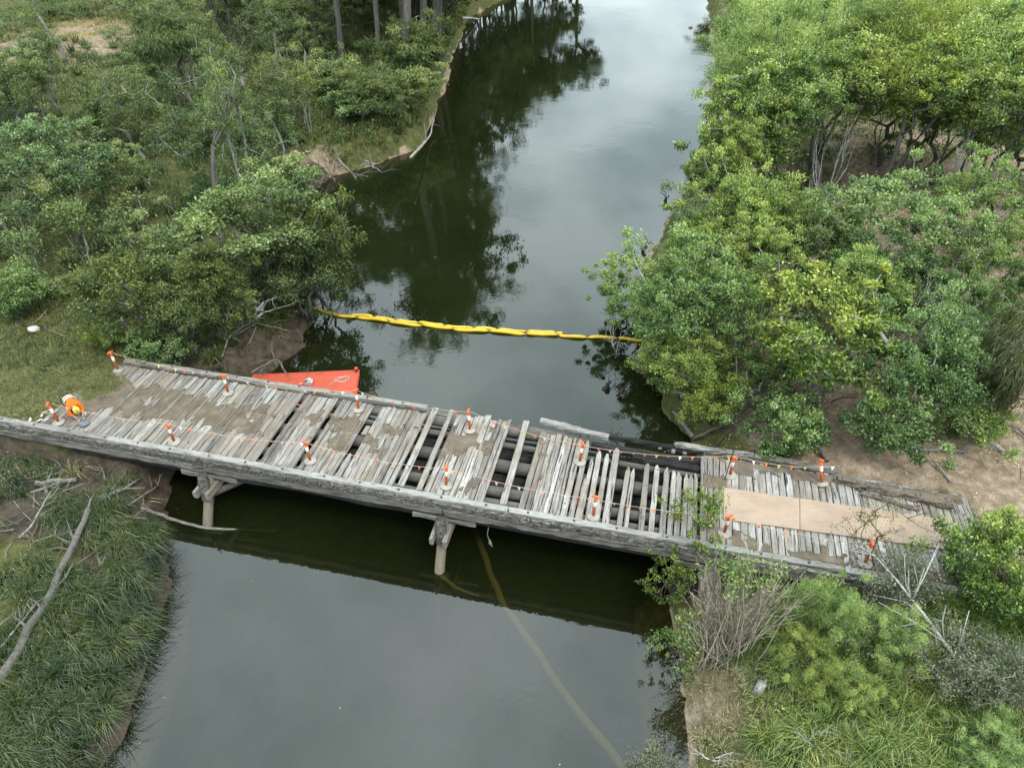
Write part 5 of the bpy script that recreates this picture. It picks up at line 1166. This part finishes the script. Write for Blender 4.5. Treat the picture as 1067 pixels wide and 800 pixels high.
x, y, z = scatter(1100, (-36, -13, 3, 24), lambda x, y: (DL(x, y) > .5) & (tobr(x, y)[1] < -3.2) & (fbm(x * .5, y * .5, 27) > .44), rg)
undergrowth('low dark leafy plants among the grass at lower left', x, y, z, 60, .12, .05, .5, .9, 'leaf_left')
x, y, z = scatter(520, (8, 26, 4, 17), lambda x, y: (DR(x, y) > 2.5) & (tobr(x, y)[1] < -3.5) & (fbm(x * .35, y * .35, 29) > .5), rg)
undergrowth('leafy weeds among the grass at lower right', x, y, z, 60, .14, .05, .5, 1., 'leaf_green')
# pale fallen leaves on the dirt of the right bank
x, y, z = scatter(26000, (7.5, 34, 19, 50), lambda x, y: (DR(x, y) > .3) & nobridge(x, y) & (fbm(x * .6, y * .6, 33) > .40), rg)
nn = len(x); cen = np.stack([x, y, z + .03], 1); out = rg.normal(size=(nn, 3)); out[:, 2] *= .15
V = leaf_quads(cen, unit(out), .085, .055, rg, upbias=2.5); tag(link('leaf_litter', quads_mesh('leaf_litter', V, rg.random(nn), M['litter'])), 'pale fallen leaves scattered over the right bank dirt', 'leaf litter', kind='stuff')
# leaves and scum afloat
x = rg.uniform(-17, 12, 1400); y = rg.uniform(6, 60, 1400); dsh = np.minimum(-DL(x, y), -DR(x, y)); k = (dsh > .1) & (rg.random(1400) < np.clip(.05 + 1.2 * np.exp(-dsh / .8), 0, 1)); x, y = x[k], y[k]
o3 = rg.normal(size=(len(x), 3)); o3[:, 2] *= .03
V = leaf_quads(np.stack([x, y, np.full(len(x), .012)], 1), unit(o3), .07, .04, rg, upbias=4.); V[:, :, 2] = .006 + (V[:, :, 2] - .012) * .1
tag(link('floating_leaves', quads_mesh('floating_leaves', V, rg.random(len(x)), M['litter'])), 'small leaves and scum floating on the river', 'floating leaves', kind='stuff')
# twigs and sticks lying about
mb = MB()
def sticks(n, box, cond, lmin, lmax, zoff=.06):
    x, y, z = scatter(n, box, cond, rg)
    for a, b, c in zip(x, y, z):
        L = rg.uniform(lmin, lmax); an = rg.uniform(0, 3.14); d = np.array([math.cos(an), math.sin(an), 0]) * L / 2; p = np.array([a - d[0], b - d[1], 0]); q = np.array([a + d[0], b + d[1], 0])
        p[2] = ground_z(p[0], p[1]) + zoff + rg.uniform(0, .15); q[2] = ground_z(q[0], q[1]) + zoff + rg.uniform(0, .3); m_ = (p + q) / 2 + rg.normal(size=3) * [.08, .08, .03] * L; r = rg.uniform(.016, .05) * min(1.4, L); mb.ring_tube([p, m_, q], (r, r * .9, r * .4), 5, float(rg.random()))
sticks(800, (-32, -13.5, 8, 23), lambda x, y: (DL(x, y) > .4) & (tobr(x, y)[1] < -2.9) & ((tobr(x, y)[1] > -8.5) | (rg.random(len(x)) < .3)), .3, 1.5)
sticks(260, (8, 30, 19, 40), lambda x, y: (DR(x, y) > .8) & nobridge(x, y), .5, 2.2)
sticks(110, (-30, -12, 30, 40), lambda x, y: (DL(x, y) > -.2), .5, 2.4)
sticks(60, (-20, -10, 53, 66), lambda x, y: (DL(x, y) > -.6) & (DL(x, y) < 2.5), .6, 2.5)
M['twig'] = wood('dull_twig', (4, 4, 4), [(.03, .024, .018), (.075, .062, .05), (.20, .18, .15)], crack=.42)
tag(mb.build('fallen_twigs', M['twig']), 'grey fallen twigs and sticks littering both banks', 'twigs', kind='stuff')
# the larger fallen wood, one by one
def on(px, py, up=.1, z=2.): 
    for _ in range(4): p = at(px, py, z); z = ground_z(p[0], p[1]) + up
    return at(px, py, z)
branch('fallen_log', [on(-8, 722, .3), on(40, 640, .45), on(72, 575, .45), on(92, 532, .7)], .17, .11, 'big grey fallen log with a splintered end at lower left', 'log', 'bark', 6, 41, .9, 10)
branch('fallen_log', [on(38, 503, .12), on(80, 500, .15)], .13, .11, 'short thick fallen log below the left bridge end', 'log', 'driftwood', 0, 42)
branch('fallen_branch', [on(112, 540, .1), on(140, 522, .25), on(165, 506, .35)], .06, .03, 'thin pale fallen branch beside the left pier', 'branch', 'driftwood', 3, 43)
branch('fallen_branch', [on(100, 520, .1), on(125, 512, .3), on(147, 498, .3)], .09, .05, 'stout grey fallen branch above the thin pale one', 'branch', 'driftwood', 3, 44)
branch('fallen_branch', [on(20, 560, .1), on(35, 545, .4), on(52, 512, .9)], .05, .02, 'white dead branch with bare twigs at the left edge', 'branch', 'bark_pale', 7, 45, .9)
branch('fallen_branch', [on(0, 675, .3), on(20, 650, .35), on(40, 625, .4)], .045, .02, 'white curved dead branch at the left edge below', 'branch', 'bark_pale', 4, 46, .8)
branch('fallen_log', [on(953, 467, .12), on(1008, 471, .15)], .09, .07, 'straight grey fallen log on the dirt slope at right', 'log', 'driftwood', 0, 47)
branch('fallen_log', [on(722, 456, .15), on(701, 428, 1.0)], .13, .08, 'short pale log leaning against the bank beside the charred kerb', 'log', 'driftwood', 0, 48)
branch('root_tangle', [on(722, 458, .1), on(745, 446, .3), on(765, 440, .4), on(778, 420, 1.2)], .10, .04, 'tangle of grey roots and branches behind the bare dirt patch', 'branch', 'bark', 12, 49, 1.2)
branch('fallen_branch', [on(862, 480, .1), on(846, 452, .4), on(838, 428, 1.4), on(858, 395, 2.6)], .10, .04, 'curved leaning trunk rising from the dirt by the end of the bunting', 'branch', 'bark', 5, 50, 1.)
branch('fallen_branch', [on(800, 478, .1), on(835, 450, .3), on(872, 408, 1.8)], .09, .05, 'grey leaning branch behind the dense dark bush', 'branch', 'bark', 4, 51, 1.)
branch('fallen_branch', [on(1046, 470, .1), on(1020, 452, .8), on(1060, 415, 2.)], .09, .04, 'twisted pale branch under the drooping olive tree', 'branch', 'bark_pale', 5, 52, 1.)
branch('fallen_branch', [on(905, 150, .2), on(960, 190, .8), on(990, 205, .3)], .14, .06, 'bare branch lying along the upper clearing of the right bank', 'branch', 'driftwood', 6, 53, 1.6)
branch('fallen_log', [on(855, 205, .1), on(851, 168, 2.5)], .30, .22, 'thick short grey trunk at the left of the upper clearing', 'log', 'bark', 0, 54)
branch('fallen_log', [on(482, 19, .2), on(503, 21, .15)], .22, .15, 'pale fallen log at the left waterline near the top', 'log', 'bark_pale', 0, 55)
branch('fallen_branch', [on(428, 165, .2), on(448, 142, .6), on(452, 125, 1.3)], .12, .05, 'pale dead stem standing in the water at the left bank point', 'branch', 'bark_pale', 4, 56, 1.4)
for (a, b, c, d), lab, sd_ in (((318, 175, 338, 200), 'exposed root hanging from the eroded cove, left one', 61), ((352, 165, 372, 188), 'exposed forked root at the middle of the eroded cove', 62), ((380, 168, 398, 180), 'exposed root at the right end of the eroded cove', 63)):
    branch('exposed_root', [on(a, b, .4), on((a + c) / 2, (b + d) / 2, .6), on(c, d, .1)], .14, .04, lab, 'root', 'driftwood', 6, sd_, 1.6)
branch('bare_branch', [on(300, 395, .3), on(290, 372, .8), on(262, 388, .3)], .07, .03, 'bare grey branch curving over the left end of the barge', 'branch', 'driftwood', 6, 64, 1.2)
branch('bare_branch', [on(232, 372, .2), on(238, 350, 1.5), on(262, 335, 2.2), on(300, 345, 2.)], .06, .02, 'arching bare stem on the bank left of the barge', 'branch', 'driftwood', 7, 65, 1.2)
branch('bare_branch', [on(285, 300, 2.), on(305, 230, 4.), on(335, 225, 4.2), on(350, 240, 3.5)], .07, .025, 'pale bare branch reaching over the water from the left bank', 'branch', 'bark_pale', 8, 66, 1.1)
# stump, rocks, rubbish
mb = MB(); mb.ring_tube([(0, 0, -.2), (0, 0, .3), (.04, .02, .62)], (.20, .15, .13), 9, .6, rg, .08); mb.ring_tube([(.08, 0, .5), (.12, .02, .85)], (.05, .015), 6, .6)
p = on(789, 722, .0); o = mb.build('tree_stump', M['bark_pale'], None, True); o.location = p; tag(o, 'pale splintered tree stump in the grass of the lower right bank', 'stump')
def rock(px, py, r, lab, name='rock', mat='pale_stone', seed=0, up=.05):
    rg2 = np.random.default_rng(seed); mb = MB(); V = []; n, m_ = 10, 6
    for i in range(m_ + 1):
        ph = math.pi * i / m_
        for k in range(n): an = 6.283 * k / n; V.append(np.array([math.sin(ph) * math.cos(an), math.sin(ph) * math.sin(an) * .75, math.cos(ph) * .6]) * r * rg2.uniform(.82, 1.15))
    mb.add(V, [(i*n + k, i*n + (k+1) % n, (i+1)*n + (k+1) % n, (i+1)*n + k) for i in range(m_) for k in range(n)]); o = mb.build(name, M[mat]); o.location = on(px, py, up); tag(o, lab, 'rock' if name == 'rock' else 'bag')
rock(775, 423, .17, 'pale rounded rock on the dirt behind the far kerb', seed=1, up=.3); rock(35, 343, .30, 'pale crumpled bag lying in the tall grass above the left bridge end', 'plastic_bag', 'pale_stone', 2, .35)
